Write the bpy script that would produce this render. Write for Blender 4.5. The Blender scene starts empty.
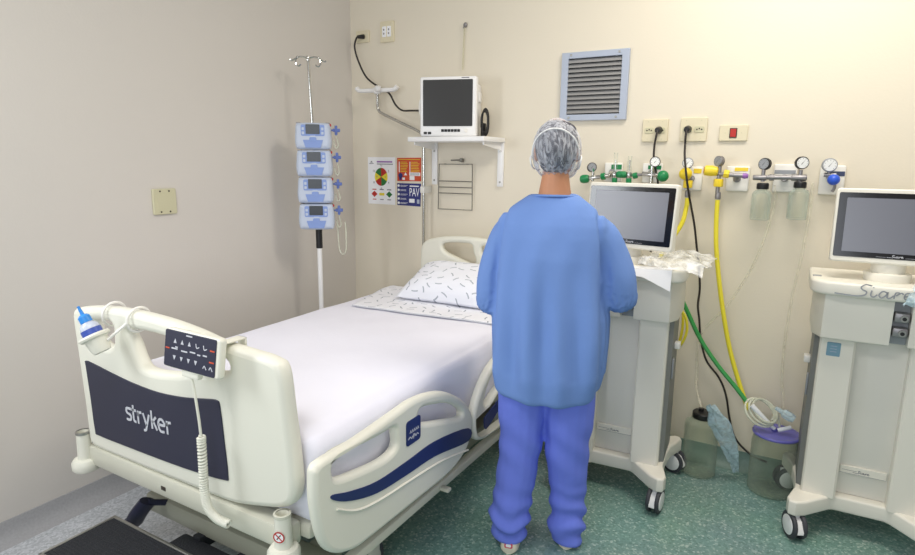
import bpy, bmesh, math, random
from mathutils import Vector, Matrix, noise, Euler
random.seed(7)
PI = math.pi
scene = bpy.context.scene
COL = scene.collection
DG = bpy.context.evaluated_depsgraph_get

# ------------------------------------------------------------------ materials
def lin(c):
    c = c / 255.0
    return c / 12.92 if c <= 0.04045 else ((c + 0.055) / 1.055) ** 2.4
def rgb(t): return (lin(t[0]), lin(t[1]), lin(t[2]), 1.0)

def mat(name, col, rough=0.5, metal=0.0, var=0.06, vscale=8.0, bump=0.0, bscale=200.0, coat=0.0,
        trans=0.0, sheen=0.0, spec=0.5, emit=None):
    m = bpy.data.materials.new(name); m.use_nodes = True
    nt = m.node_tree; b = nt.nodes['Principled BSDF']
    tc = nt.nodes.new('ShaderNodeTexCoord')
    n = nt.nodes.new('ShaderNodeTexNoise'); n.inputs['Scale'].default_value = vscale; n.inputs['Detail'].default_value = 4
    nt.links.new(tc.outputs['Object'], n.inputs['Vector'])
    mx = nt.nodes.new('ShaderNodeMix'); mx.data_type = 'RGBA'
    c = rgb(col)
    mx.inputs['A'].default_value = tuple(max(0, v * (1 - var)) for v in c[:3]) + (1,)
    mx.inputs['B'].default_value = tuple(min(1, v * (1 + var)) for v in c[:3]) + (1,)
    nt.links.new(n.outputs['Fac'], mx.inputs['Factor'])
    nt.links.new(mx.outputs['Result'], b.inputs['Base Color'])
    b.inputs['Roughness'].default_value = rough
    b.inputs['Metallic'].default_value = metal
    b.inputs['Coat Weight'].default_value = coat
    b.inputs['Specular IOR Level'].default_value = spec
    if sheen: b.inputs['Sheen Weight'].default_value = sheen
    if bump:
        n2 = nt.nodes.new('ShaderNodeTexNoise'); n2.inputs['Scale'].default_value = bscale; n2.inputs['Detail'].default_value = 3
        nt.links.new(tc.outputs['Object'], n2.inputs['Vector'])
        bp = nt.nodes.new('ShaderNodeBump'); bp.inputs['Strength'].default_value = bump; bp.inputs['Distance'].default_value = 0.01
        nt.links.new(n2.outputs['Fac'], bp.inputs['Height']); nt.links.new(bp.outputs['Normal'], b.inputs['Normal'])
    if trans:
        t = nt.nodes.new('ShaderNodeBsdfTransparent'); ms = nt.nodes.new('ShaderNodeMixShader')
        ms.inputs['Fac'].default_value = 1 - trans
        nt.links.new(t.outputs['BSDF'], ms.inputs[1]); nt.links.new(b.outputs['BSDF'], ms.inputs[2])
        nt.links.new(ms.outputs['Shader'], nt.nodes['Material Output'].inputs['Surface'])
    if emit:
        b.inputs['Emission Color'].default_value = rgb(emit[0]); b.inputs['Emission Strength'].default_value = emit[1]
    return m

def glass_mat(name, tint, edge=(150, 170, 160), amount=0.10):
    """thin clear walls: a tinted transparent sheet that turns glossy and a little milky at its edges"""
    m = bpy.data.materials.new(name); m.use_nodes = True
    nt = m.node_tree; b = nt.nodes['Principled BSDF']
    lw = nt.nodes.new('ShaderNodeLayerWeight'); lw.inputs['Blend'].default_value = 0.35
    tc = nt.nodes.new('ShaderNodeTexCoord'); n = nt.nodes.new('ShaderNodeTexNoise'); n.inputs['Scale'].default_value = 12
    nt.links.new(tc.outputs['Object'], n.inputs['Vector'])
    mth = nt.nodes.new('ShaderNodeMath'); mth.operation = 'MULTIPLY_ADD'
    mth.inputs[1].default_value = 0.06; mth.inputs[2].default_value = amount
    nt.links.new(n.outputs['Fac'], mth.inputs[0])
    md = nt.nodes.new('ShaderNodeMath'); md.operation = 'MULTIPLY_ADD'; md.inputs[1].default_value = 0.55; md.use_clamp = True
    nt.links.new(lw.outputs['Facing'], md.inputs[0]); nt.links.new(mth.outputs[0], md.inputs[2])
    t = nt.nodes.new('ShaderNodeBsdfTransparent'); t.inputs['Color'].default_value = rgb(tint)
    ms = nt.nodes.new('ShaderNodeMixShader')
    b.inputs['Base Color'].default_value = rgb(edge); b.inputs['Roughness'].default_value = 0.08
    nt.links.new(md.outputs[0], ms.inputs['Fac'])
    nt.links.new(t.outputs['BSDF'], ms.inputs[1]); nt.links.new(b.outputs['BSDF'], ms.inputs[2])
    nt.links.new(ms.outputs['Shader'], nt.nodes['Material Output'].inputs['Surface'])
    return m

def film_mat(name, col, lo, hi, scale, rough=0.25, distort=1.5):
    """crumpled translucent film: noise drives how much of the film is see-through"""
    m = bpy.data.materials.new(name); m.use_nodes = True
    nt = m.node_tree; b = nt.nodes['Principled BSDF']
    tc = nt.nodes.new('ShaderNodeTexCoord'); n = nt.nodes.new('ShaderNodeTexNoise')
    n.inputs['Scale'].default_value = scale; n.inputs['Detail'].default_value = 5; n.inputs['Distortion'].default_value = distort
    nt.links.new(tc.outputs['Object'], n.inputs['Vector'])
    mr = nt.nodes.new('ShaderNodeMapRange'); mr.inputs['From Min'].default_value = 0.35; mr.inputs['From Max'].default_value = 0.65
    mr.inputs['To Min'].default_value = lo; mr.inputs['To Max'].default_value = hi
    nt.links.new(n.outputs['Fac'], mr.inputs['Value'])
    b.inputs['Base Color'].default_value = rgb(col); b.inputs['Roughness'].default_value = rough
    bp = nt.nodes.new('ShaderNodeBump'); bp.inputs['Strength'].default_value = 0.25; bp.inputs['Distance'].default_value = 0.01
    nt.links.new(n.outputs['Fac'], bp.inputs['Height']); nt.links.new(bp.outputs['Normal'], b.inputs['Normal'])
    t = nt.nodes.new('ShaderNodeBsdfTransparent'); ms = nt.nodes.new('ShaderNodeMixShader')
    nt.links.new(mr.outputs['Result'], ms.inputs['Fac'])
    nt.links.new(t.outputs['BSDF'], ms.inputs[1]); nt.links.new(b.outputs['BSDF'], ms.inputs[2])
    nt.links.new(ms.outputs['Shader'], nt.nodes['Material Output'].inputs['Surface'])
    return m

def floor_mat():
    m = bpy.data.materials.new('speckled_vinyl'); m.use_nodes = True
    nt = m.node_tree; b = nt.nodes['Principled BSDF']
    tc = nt.nodes.new('ShaderNodeTexCoord')
    v = nt.nodes.new('ShaderNodeTexVoronoi'); v.inputs['Scale'].default_value = 130
    nt.links.new(tc.outputs['Object'], v.inputs['Vector'])
    sx = nt.nodes.new('ShaderNodeSeparateColor'); nt.links.new(v.outputs['Color'], sx.inputs['Color'])
    r = nt.nodes.new('ShaderNodeValToRGB'); e = r.color_ramp.elements
    e[0].position = 0.0; e[0].color = rgb((98, 136, 128)); e[1].position = 1.0; e[1].color = rgb((186, 206, 198))
    for p, c in ((0.3, (122, 158, 150)), (0.7, (122, 158, 150)), (0.88, (150, 180, 172))):
        x = e.new(p); x.color = rgb(c)
    nt.links.new(sx.outputs['Red'], r.inputs['Fac'])
    n = nt.nodes.new('ShaderNodeTexNoise'); n.inputs['Scale'].default_value = 3
    nt.links.new(tc.outputs['Object'], n.inputs['Vector'])
    mx = nt.nodes.new('ShaderNodeMix'); mx.data_type = 'RGBA'; mx.blend_type = 'MULTIPLY'; mx.inputs['Factor'].default_value = 0.25
    nt.links.new(r.outputs['Color'], mx.inputs['A']); nt.links.new(n.outputs['Color'], mx.inputs['B'])
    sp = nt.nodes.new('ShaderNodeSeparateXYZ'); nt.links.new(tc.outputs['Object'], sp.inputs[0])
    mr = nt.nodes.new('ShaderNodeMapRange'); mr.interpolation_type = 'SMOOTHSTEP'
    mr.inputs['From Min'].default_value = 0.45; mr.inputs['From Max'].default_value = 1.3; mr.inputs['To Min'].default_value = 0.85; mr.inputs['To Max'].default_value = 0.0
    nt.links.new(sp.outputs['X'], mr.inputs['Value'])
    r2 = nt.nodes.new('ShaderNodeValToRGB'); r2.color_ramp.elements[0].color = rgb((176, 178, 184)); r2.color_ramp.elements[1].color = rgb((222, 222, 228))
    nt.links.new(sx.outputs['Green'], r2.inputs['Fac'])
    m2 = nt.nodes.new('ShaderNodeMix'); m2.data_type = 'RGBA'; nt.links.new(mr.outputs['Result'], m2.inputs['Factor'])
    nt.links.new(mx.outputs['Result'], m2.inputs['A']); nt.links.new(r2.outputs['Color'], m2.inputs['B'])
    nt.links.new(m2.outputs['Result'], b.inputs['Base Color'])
    b.inputs['Roughness'].default_value = 0.38
    b.inputs['Coat Weight'].default_value = 0.25; b.inputs['Coat Roughness'].default_value = 0.25
    return m

def dash_mat(name, base, dash, cells, rough=0.85):
    """white cotton with a scattered print of short curved dashes"""
    m = bpy.data.materials.new(name); m.use_nodes = True
    nt = m.node_tree; b = nt.nodes['Principled BSDF']; L = nt.links
    N = nt.nodes.new
    def math_(op, a, b2=None, c=None):
        x = N('ShaderNodeMath'); x.operation = op
        for i, q in enumerate((a, b2, c)):
            if q is None: continue
            if isinstance(q, (int, float)): x.inputs[i].default_value = q
            else: L.new(q, x.inputs[i])
        return x.outputs[0]
    tc = N('ShaderNodeTexCoord')
    sc = N('ShaderNodeVectorMath'); sc.operation = 'SCALE'; sc.inputs['Scale'].default_value = cells
    spq = N('ShaderNodeSeparateXYZ'); L.new(tc.outputs['Object'], spq.inputs[0])
    cmb = N('ShaderNodeCombineXYZ'); L.new(spq.outputs['X'], cmb.inputs['X']); L.new(math_('ADD', spq.outputs['Y'], spq.outputs['Z']), cmb.inputs['Y'])
    L.new(cmb.outputs[0], sc.inputs[0])
    v = N('ShaderNodeTexVoronoi'); v.voronoi_dimensions = '2D'; v.inputs['Scale'].default_value = 1.0; v.inputs['Randomness'].default_value = 0.75
    L.new(sc.outputs[0], v.inputs['Vector'])
    sub = N('ShaderNodeVectorMath'); sub.operation = 'SUBTRACT'
    L.new(sc.outputs[0], sub.inputs[0]); L.new(v.outputs['Position'], sub.inputs[1])
    col = N('ShaderNodeSeparateColor'); L.new(v.outputs['Color'], col.inputs['Color'])
    rot = N('ShaderNodeVectorRotate'); rot.rotation_type = 'Z_AXIS'
    L.new(sub.outputs[0], rot.inputs['Vector']); L.new(math_('MULTIPLY', col.outputs['Red'], 6.28), rot.inputs['Angle'])
    sp = N('ShaderNodeSeparateXYZ'); L.new(rot.outputs[0], sp.inputs[0])
    x, y = sp.outputs['X'], sp.outputs['Y']
    yy = math_('MULTIPLY_ADD', math_('MULTIPLY', x, x), 0.5, y)
    mask = math_('MULTIPLY', math_('LESS_THAN', math_('ABSOLUTE', x), 0.30), math_('LESS_THAN', math_('ABSOLUTE', yy), 0.058))
    mx = N('ShaderNodeMix'); mx.data_type = 'RGBA'
    mx.inputs['A'].default_value = rgb(base); mx.inputs['B'].default_value = rgb(dash)
    L.new(mask, mx.inputs['Factor']); L.new(mx.outputs['Result'], b.inputs['Base Color'])
    b.inputs['Roughness'].default_value = rough; b.inputs['Specular IOR Level'].default_value = 0.2
    return m

def net_mat():
    m = bpy.data.materials.new('hair_net_gauze'); m.use_nodes = True
    nt = m.node_tree; b = nt.nodes['Principled BSDF']; N = nt.nodes.new; L = nt.links
    tc = N('ShaderNodeTexCoord')
    mp = N('ShaderNodeMapping'); mp.inputs['Scale'].default_value = (1, 1, 0.3)
    L.new(tc.outputs['Object'], mp.inputs['Vector'])
    n = N('ShaderNodeTexNoise'); n.inputs['Scale'].default_value = 42; n.inputs['Detail'].default_value = 6; n.inputs['Distortion'].default_value = 2.2
    L.new(mp.outputs[0], n.inputs['Vector'])
    mr = N('ShaderNodeMapRange'); mr.inputs['From Min'].default_value = 0.40; mr.inputs['From Max'].default_value = 0.66
    mr.inputs['To Min'].default_value = 0.10; mr.inputs['To Max'].default_value = 0.52
    L.new(n.outputs['Fac'], mr.inputs['Value'])
    lw = N('ShaderNodeLayerWeight'); lw.inputs['Blend'].default_value = 0.25
    ad = N('ShaderNodeMath'); ad.operation = 'ADD'; ad.use_clamp = True
    sc = N('ShaderNodeMath'); sc.operation = 'MULTIPLY'; sc.inputs[1].default_value = 0.35
    L.new(lw.outputs['Facing'], sc.inputs[0]); L.new(sc.outputs[0], ad.inputs[0]); L.new(mr.outputs['Result'], ad.inputs[1])
    b.inputs['Base Color'].default_value = rgb((224, 228, 238)); b.inputs['Roughness'].default_value = 0.6
    t = N('ShaderNodeBsdfTransparent'); ms = N('ShaderNodeMixShader')
    L.new(ad.outputs[0], ms.inputs['Fac']); L.new(t.outputs['BSDF'], ms.inputs[1]); L.new(b.outputs['BSDF'], ms.inputs[2])
    L.new(ms.outputs['Shader'], nt.nodes['Material Output'].inputs['Surface'])
    return m

M = {}
M['wall_back'] = mat('cream_wall_paint', (228, 220, 202), 0.55, var=0.02, vscale=2, bump=0.05, bscale=90)
M['wall_left'] = mat('warm_grey_wall_paint', (214, 209, 202), 0.5, var=0.02, vscale=2, bump=0.05, bscale=90)
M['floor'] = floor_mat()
M['cove'] = mat('vinyl_cove', (112, 138, 130), 0.45, var=0.22, vscale=120)
M['cove_left'] = mat('grey_vinyl_cove', (166, 166, 168), 0.45, var=0.18, vscale=120)  # paler and greyer than the back wall's cove
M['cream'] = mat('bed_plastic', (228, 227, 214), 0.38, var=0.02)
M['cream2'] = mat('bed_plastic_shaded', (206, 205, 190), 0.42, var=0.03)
M['cream3'] = mat('underframe_shade_cream', (158, 158, 142), 0.5, var=0.04)  # bed cream darkened, the shade under the bed is in this colour
M['navy'] = mat('navy_panel', (38, 40, 62), 0.45, var=0.05)
M['navy2'] = mat('navy_stripe', (30, 44, 98), 0.35, var=0.05)
M['logo'] = mat('silver_lettering', (196, 198, 206), 0.4, var=0.02)
M['sheet'] = mat('white_bed_linen', (236, 236, 248), 0.85, var=0.02, bump=0.08, bscale=25, spec=0.2)
M['print'] = dash_mat('printed_cotton', (240, 241, 248), (172, 178, 188), 15)
M['print2'] = dash_mat('printed_pillow_cotton', (238, 240, 248), (172, 178, 188), 15)
M['hem'] = mat('dark_stitched_hem', (196, 199, 206), 0.8)
M['white'] = mat('white_plastic', (238, 236, 230), 0.35, var=0.015)
M['white2'] = mat('white_enamel', (240, 240, 240), 0.3, var=0.015)
M['vent'] = mat('ventilator_plastic', (232, 229, 218), 0.4, var=0.015)
M['vent_panel'] = mat('ventilator_front_panel', (224, 222, 214), 0.45, var=0.02)
M['vent_grey'] = mat('ventilator_grey_side', (128, 130, 128), 0.5, var=0.03)
M['slot'] = mat('ventilator_slot_grey', (150, 154, 160), 0.45)
M['screen'] = mat('glossy_lcd', (96, 98, 110), 0.34, var=0.03, spec=1.0, coat=0.8)
M['screen'].node_tree.nodes['Principled BSDF'].inputs['Coat Roughness'].default_value = 0.32
M['screen_dark'] = mat('matte_lcd', (50, 50, 50), 0.3, var=0.03)
M['black'] = mat('black_plastic', (24, 24, 26), 0.4, var=0.1)
M['bezel'] = mat('black_glass_bezel', (16, 16, 20), 0.15, var=0.1)
M['rubber'] = mat('grey_rubber', (60, 62, 68), 0.6, var=0.1)
M['tread'] = mat('black_ribbed_rubber', (34, 36, 42), 0.75, var=0.2, vscale=30, bump=0.4, bscale=160)
M['steel'] = mat('brushed_steel', (172, 172, 168), 0.35, metal=0.9, var=0.05, vscale=40)
M['chrome'] = mat('chrome', (200, 200, 196), 0.15, metal=1.0, var=0.03)
M['dull'] = mat('dull_pot_metal', (150, 148, 150), 0.4, metal=0.7, var=0.1)
M['red'] = mat('red_ink', (186, 40, 34), 0.5)
M['orange'] = mat('orange_poster_ink', (206, 78, 44), 0.5, var=0.04)
M['blue_ink'] = mat('blue_poster_ink', (46, 52, 120), 0.5, var=0.04)
M['green_ink'] = mat('green_ink', (40, 120, 56), 0.5)
M['yellow_ink'] = mat('yellow_ink', (232, 214, 60), 0.5)
M['paper'] = mat('white_paper', (246, 247, 250), 0.6, var=0.01)
M['grey_ink'] = mat('grey_ink', (120, 120, 128), 0.6)
M['pump'] = mat('pump_casing', (190, 200, 218), 0.4, var=0.02)
M['pump_blue'] = mat('pump_blue', (128, 152, 208), 0.4, var=0.03)
M['pump_knob'] = mat('pump_clamp_blue', (92, 112, 178), 0.4, var=0.03)
M['pump_screen'] = mat('pump_screen', (38, 44, 50), 0.25)
M['beige'] = mat('beige_socket_plastic', (224, 215, 186), 0.42, var=0.02)
M['beige2'] = mat('aged_socket_plastic', (206, 202, 170), 0.45, var=0.02)
M['dark'] = mat('socket_holes', (60, 52, 44), 0.6)
M['grille'] = mat('vent_frame_paint', (176, 186, 204), 0.4, var=0.02)
M['louver'] = mat('vent_louver_grey', (150, 150, 150), 0.5, var=0.05)
M['duct'] = mat('dark_duct', (26, 26, 26), 0.8)
M['green'] = mat('oxygen_green', (20, 132, 76), 0.35, var=0.05)
M['hose_green'] = mat('green_hose', (52, 150, 74), 0.4, var=0.05)
M['yellow'] = mat('air_yellow', (240, 212, 50), 0.35, var=0.04)
M['hose_yellow'] = mat('yellow_hose', (236, 222, 58), 0.4, var=0.04)
M['blue'] = mat('vacuum_blue', (46, 92, 214), 0.35, var=0.05)
M['blue_label'] = mat('vacuum_label', (52, 64, 100), 0.45)
M['purple'] = mat('purple_plastic', (108, 106, 190), 0.4, var=0.06)
M['lilac'] = mat('lilac_cap', (150, 100, 176), 0.45)
M['gauge'] = mat('gauge_face', (238, 240, 240), 0.3, var=0.01)
M['bluecap'] = mat('cyan_cap', (48, 140, 222), 0.35, var=0.04)
M['bottle'] = film_mat('milky_bottle', (214, 222, 240), 0.75, 0.9, 10, distort=0.2)
M['bottle_label'] = mat('blue_bottle_label', (60, 84, 170), 0.4)
M['glass'] = glass_mat('clear_glass', (254, 255, 254), (190, 204, 196), amount=-0.01)
M['jar'] = glass_mat('greenish_jar', (252, 254, 251), (180, 190, 178), 0.0)
M['tube'] = film_mat('clear_tubing', (226, 222, 200), 0.16, 0.36, 20, distort=0.2)
M['tube2'] = film_mat('milky_tubing', (220, 224, 206), 0.45, 0.75, 20, distort=0.2)
M['film'] = film_mat('crumpled_clear_film', (244, 246, 246), 0.18, 0.66, 16)
M['film_blue'] = film_mat('pale_blue_film', (206, 230, 240), 0.30, 0.85, 24)
M['gown'] = mat('blue_gown_cloth', (116, 148, 210), 0.9, var=0.03, bump=0.06, bscale=60, spec=0.15)
M['scrub'] = mat('blue_scrub_cloth', (116, 134, 232), 0.9, var=0.05, bump=0.08, bscale=60, spec=0.15)
M['skin'] = mat('skin', (196, 138, 104), 0.5, var=0.05, vscale=20)
M['hair'] = mat('dark_hair', (48, 48, 64), 0.6, var=0.5, vscale=60)
M['net'] = net_mat()
M['eye'] = mat('eye_white', (235, 235, 232), 0.2)
M['mask'] = mat('mask_white', (228, 232, 236), 0.8)
M['shoe'] = mat('cream_shoe', (232, 226, 206), 0.5)
M['pink'] = mat('pink_tab', (216, 92, 110), 0.5)
M['rack_grey'] = mat('wire_grey', (128, 126, 118), 0.4, metal=0.4)  # the chart rack wire's own grey
M['cord'] = mat('black_cord', (40, 34, 32), 0.5)
M['lblue'] = mat('light_blue_sticker', (120, 158, 178), 0.5)

# ------------------------------------------------------------------ mesh builder
def catmull(pts, n=6, closed=False):
    P = [Vector(p) for p in pts]; out = []; k = len(P)
    rng = range(k if closed else k - 1)
    for i in rng:
        if closed: p0, p1, p2, p3 = P[(i - 1) % k], P[i], P[(i + 1) % k], P[(i + 2) % k]
        else: p0, p1, p2, p3 = P[max(i - 1, 0)], P[i], P[i + 1], P[min(i + 2, k - 1)]
        for j in range(n):
            t = j / n
            out.append(0.5 * ((2 * p1) + (p2 - p0) * t + (2 * p0 - 5 * p1 + 4 * p2 - p3) * t * t + (3 * p1 - p0 - 3 * p2 + p3) * t ** 3))
    if not closed: out.append(P[-1])
    return out

def frame(d, up=None):
    d = Vector(d).normalized()
    u = Vector(up) if up else (Vector((0, 0, 1)) if abs(d.z) < 0.95 else Vector((1, 0, 0)))
    a = u.cross(d).normalized(); b = d.cross(a)
    return a, b

class MB:
    def __init__(s): s.v = []; s.f = []; s.m = []; s.mi = 0
    def add(s, vs, fs, xf=None, mi=None):
        b = len(s.v)
        s.v += [(xf @ Vector(p)) if xf else Vector(p) for p in vs]
        s.f += [tuple(b + i for i in f) for f in fs]; s.m += [s.mi if mi is None else mi] * len(fs)
        return s
    def addmesh(s, me, xf=None, mi=None):
        return s.add([v.co.copy() for v in me.vertices], [tuple(p.vertices) for p in me.polygons], xf, mi)
    def box(s, lo, hi, bev=0.0, seg=2, xf=None):
        bm = bmesh.new(); bmesh.ops.create_cube(bm, size=1)
        lo, hi = Vector(lo), Vector(hi)
        for v in bm.verts: v.co = Vector([lo[i] + (v.co[i] + 0.5) * (hi[i] - lo[i]) for i in range(3)])
        if bev: bmesh.ops.bevel(bm, geom=list(bm.edges), offset=bev, segments=seg, affect='EDGES', profile=0.5)
        bm.verts.index_update()
        s.add([v.co.copy() for v in bm.verts], [tuple(v.index for v in f.verts) for f in bm.faces], xf); bm.free(); return s
    def rings(s, rings, cap=True, closed=False):
        n = len(rings[0]); vs = [p for r in rings for p in r]; fs = []
        R = len(rings)
        for i in range(R if closed else R - 1):
            a, b = i * n, ((i + 1) % R) * n
            for j in range(n): fs.append((a + j, a + (j + 1) % n, b + (j + 1) % n, b + j))
        if cap and not closed:
            fs.append(tuple(range(n))[::-1]); fs.append(tuple((R - 1) * n + j for j in range(n)))
        return s.add(vs, fs)
    def cyl(s, p0, p1, r0, r1=None, seg=20, bev=0.0):
        p0, p1 = Vector(p0), Vector(p1); r1 = r0 if r1 is None else r1
        L = (p1 - p0).length; prof = [(r0, 0), (r1, L)]
        if bev: prof = [(r0 - bev, 0), (r0 - bev * .3, bev * .3), (r0, bev), (r1, L - bev), (r1 - bev * .3, L - bev * .3), (r1 - bev, L)]
        return s.lathe(prof, p0, p1 - p0, seg)
    def lathe(s, prof, origin=(0, 0, 0), axis=(0, 0, 1), seg=24, cap=True):
        a, b = frame(axis); d = Vector(axis).normalized(); o = Vector(origin)
        return s.rings([[o + d * z + (a * math.cos(2 * PI * j / seg) + b * math.sin(2 * PI * j / seg)) * max(r, 1e-5) for j in range(seg)] for r, z in prof], cap)
    def tube(s, pts, r, seg=10, smooth=0, closed=False, radii=None, flat=1.0):
        P = catmull(pts, smooth, closed) if smooth else [Vector(p) for p in pts]
        k = len(P); rings = []; a = None
        for i in range(k):
            if closed: d = P[(i + 1) % k] - P[(i - 1) % k]
            else: d = P[min(i + 1, k - 1)] - P[max(i - 1, 0)]
            d = d.normalized() if d.length > 1e-9 else Vector((0, 0, 1))
            if a is None: a, b = frame(d)
            else:
                a = (a - d * a.dot(d)).normalized(); b = d.cross(a)
            rr = r if radii is None else radii[0] + (radii[1] - radii[0]) * i / max(1, k - 1)
            rings.append([P[i] + (a * math.cos(2 * PI * j / seg) + b * math.sin(2 * PI * j / seg) * flat) * rr for j in range(seg)])
        return s.rings(rings, True, closed)
    def limb(s, pts, radii, seg=16, smooth=5, squash=None, up=None):
        """tapered limb with rounded ends; radii per point"""
        P = catmull([tuple(p) for p in pts], smooth); R = []
        k = len(pts)
        rv = catmull([(r, 0, 0) for r in radii], smooth)
        rings = []; n = len(P); a = None
        for i in range(n):
            d = (P[min(i + 1, n - 1)] - P[max(i - 1, 0)]).normalized()
            if a is None: a, b = frame(d, up)
            else: a = (a - d * a.dot(d)).normalized(); b = d.cross(a)
            r = rv[i].x; q = squash or (1, 1)
            def ring(c, r): return [c + a * math.cos(2 * PI * j / seg) * r * q[0] + b * math.sin(2 * PI * j / seg) * r * q[1] for j in range(seg)]
            if i == 0:
                for t in (80, 50, 25): rings.append(ring(P[0] - d * r * math.sin(math.radians(t)) * .8, r * math.cos(math.radians(t))))
            rings.append(ring(P[i], r))
            if i == n - 1:
                for t in (25, 50, 80): rings.append(ring(P[i] + d * r * math.sin(math.radians(t)) * .8, r * math.cos(math.radians(t))))
        return s.rings(rings, True)
    def ball(s, c, r, seg=20, rings=12, xf=None):
        if isinstance(r, (int, float)): r = (r, r, r)
        c = Vector(c); vs = []; R = []
        for i in range(rings + 1):
            t = PI * i / rings; t = min(max(t, 0.02), PI - 0.02)
            R.append([Vector((c.x + r[0] * math.sin(t) * math.cos(2 * PI * j / seg), c.y + r[1] * math.sin(t) * math.sin(2 * PI * j / seg), c.z - r[2] * math.cos(t))) for j in range(seg)])
        if xf: R = [[xf @ p for p in q] for q in R]
        return s.rings(R, True)
    def plate(s, loops, half, xf, bev=0.0, res=2, mi=None):
        """flat shape with holes (first loop outer), extruded to +-half along local z, rounded edges"""
        cu = bpy.data.curves.new('c', 'CURVE'); cu.dimensions = '2D'; cu.fill_mode = 'BOTH'
        cu.extrude = max(half - bev, 0.0); cu.bevel_depth = bev; cu.bevel_resolution = res; cu.offset = -bev
        for lp in loops:
            sp = cu.splines.new('POLY'); sp.points.add(len(lp) - 1); sp.use_cyclic_u = True
            for i, p in enumerate(lp): sp.points[i].co = (p[0], p[1], 0, 1)
        o = bpy.data.objects.new('c', cu); COL.objects.link(o); dg = DG(); dg.update()
        me = bpy.data.meshes.new_from_object(o.evaluated_get(dg))
        s.addmesh(me, xf, mi); bpy.data.objects.remove(o); bpy.data.curves.remove(cu); bpy.data.meshes.remove(me); return s
    def text(s, body, size, xf, depth=0.0006, align='CENTER', bold=0.0, shear=0.0, mi=None, width=None):
        cu = bpy.data.curves.new('t', 'FONT'); cu.body = body; cu.size = size; cu.extrude = depth; cu.offset = bold
        cu.align_x = align; cu.align_y = 'CENTER'; cu.shear = shear; cu.resolution_u = 3
        o = bpy.data.objects.new('t', cu); COL.objects.link(o); dg = DG(); dg.update()
        me = bpy.data.meshes.new_from_object(o.evaluated_get(dg))
        if width:
            xs = [v.co.x for v in me.vertices]; k = width / max(1e-6, max(xs) - min(xs))
            for v in me.vertices: v.co.x *= k
        s.addmesh(me, xf, mi); bpy.data.objects.remove(o); bpy.data.curves.remove(cu); bpy.data.meshes.remove(me); return s
    def stroke(s, pts, w, xf, depth=0.001, smooth=6, mi=None):
        """flat brush stroke along a 2D path (lettering)"""
        P = catmull([(p[0], p[1], 0) for p in pts], smooth) if smooth else [Vector((p[0], p[1], 0)) for p in pts]
        k = len(P); L = []; Rr = []
        for i in range(k):
            d = P[min(i + 1, k - 1)] - P[max(i - 1, 0)]; d = d.normalized() if d.length > 1e-9 else Vector((1, 0, 0))
            nrm = Vector((-d.y, d.x, 0)) * w / 2; L.append(P[i] + nrm); Rr.append(P[i] - nrm)
        dz = Vector((0, 0, depth)); vs = []
        for i in range(k): vs += [L[i], Rr[i], L[i] + dz, Rr[i] + dz]
        fs = []
        for i in range(k - 1):
            a, b = 4 * i, 4 * i + 4
            fs += [(a + 2, a + 3, b + 3, b + 2), (a, b, b + 1, a + 1), (a, a + 2, b + 2, b), (a + 1, b + 1, b + 3, a + 3)]
        fs += [(0, 1, 3, 2), (4 * k - 4, 4 * k - 2, 4 * k - 1, 4 * k - 3)]
        return s.add(vs, fs, xf, mi)
    def grid(s, fn, nu, nv, two=None):
        vs = [fn(i / nu, j / nv) for i in range(nu + 1) for j in range(nv + 1)]
        fs = [(i * (nv + 1) + j, (i + 1) * (nv + 1) + j, (i + 1) * (nv + 1) + j + 1, i * (nv + 1) + j + 1) for i in range(nu) for j in range(nv)]
        return s.add(vs, fs)

def rrect(x0, z0, x1, z1, r, n=5):
    out = []
    for cx, cz, a0 in ((x1 - r, z1 - r, 0), (x0 + r, z1 - r, 90), (x0 + r, z0 + r, 180), (x1 - r, z0 + r, 270)):
        for i in range(n + 1):
            a = math.radians(a0 + 90 * i / n); out.append((cx + r * math.cos(a), cz + r * math.sin(a)))
    return out
def smooth2(pts, n=5): return [(p.x, p.y) for p in catmull([(a, b, 0) for a, b in pts], n, True)]
def ngon(cx, cz, r, n=20, rz=None): return [(cx + r * math.cos(2 * PI * i / n), cz + (rz or r) * math.sin(2 * PI * i / n)) for i in range(n)]

# planes: local (x, y, z) of a drawing -> world, facing the reader
def onY(y): return Matrix(((1, 0, 0, 0), (0, 0, -1, y), (0, 1, 0, 0), (0, 0, 0, 1)))       # drawing x->x, y->z, normal -y
def onXp(x): return Matrix(((0, 0, 1, x), (1, 0, 0, 0), (0, 1, 0, 0), (0, 0, 0, 1)))        # drawing x->y, y->z, normal +x
def onZ(z): return Matrix.Translation((0, 0, z))                                            # drawing x->x, y->y, normal +z

def woff(o):
    t = Vector()
    while o: t += o.location; o = o.parent
    return t
def finish(me, angle=35):
    bm = bmesh.new(); bm.from_mesh(me)
    bmesh.ops.recalc_face_normals(bm, faces=list(bm.faces)); bm.to_mesh(me); bm.free()
    me.polygons.foreach_set('use_smooth', [True] * len(me.polygons))
    me.set_sharp_from_angle(angle=math.radians(angle)); me.update()
def obj(name, mb, mats, parent=None, origin=None, angle=35, recalc=True, label=None):
    base = woff(parent) if parent else Vector()
    loc = Vector(origin) if origin is not None else base
    me = bpy.data.meshes.new(name)
    me.from_pydata([tuple(Vector(p) - loc) for p in mb.v], [], mb.f)
    for m in (mats if isinstance(mats, (list, tuple)) else [mats]): me.materials.append(m)
    me.polygons.foreach_set('material_index', mb.m)
    finish(me, angle)
    o = bpy.data.objects.new(name, me); COL.objects.link(o)
    o.parent = parent; o.location = loc - base
    if label: o['label'] = label
    return o
def tag(o, label, cat, group=None):
    o['label'] = label; o['category'] = cat
    if group: o['group'] = group
    return o
def thing(name, label, cat, loc=(0, 0, 0), group=None):
    o = bpy.data.objects.new(name, None); o.empty_display_size = 0.1; COL.objects.link(o); o.location = loc
    return tag(o, label, cat, group)
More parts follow.
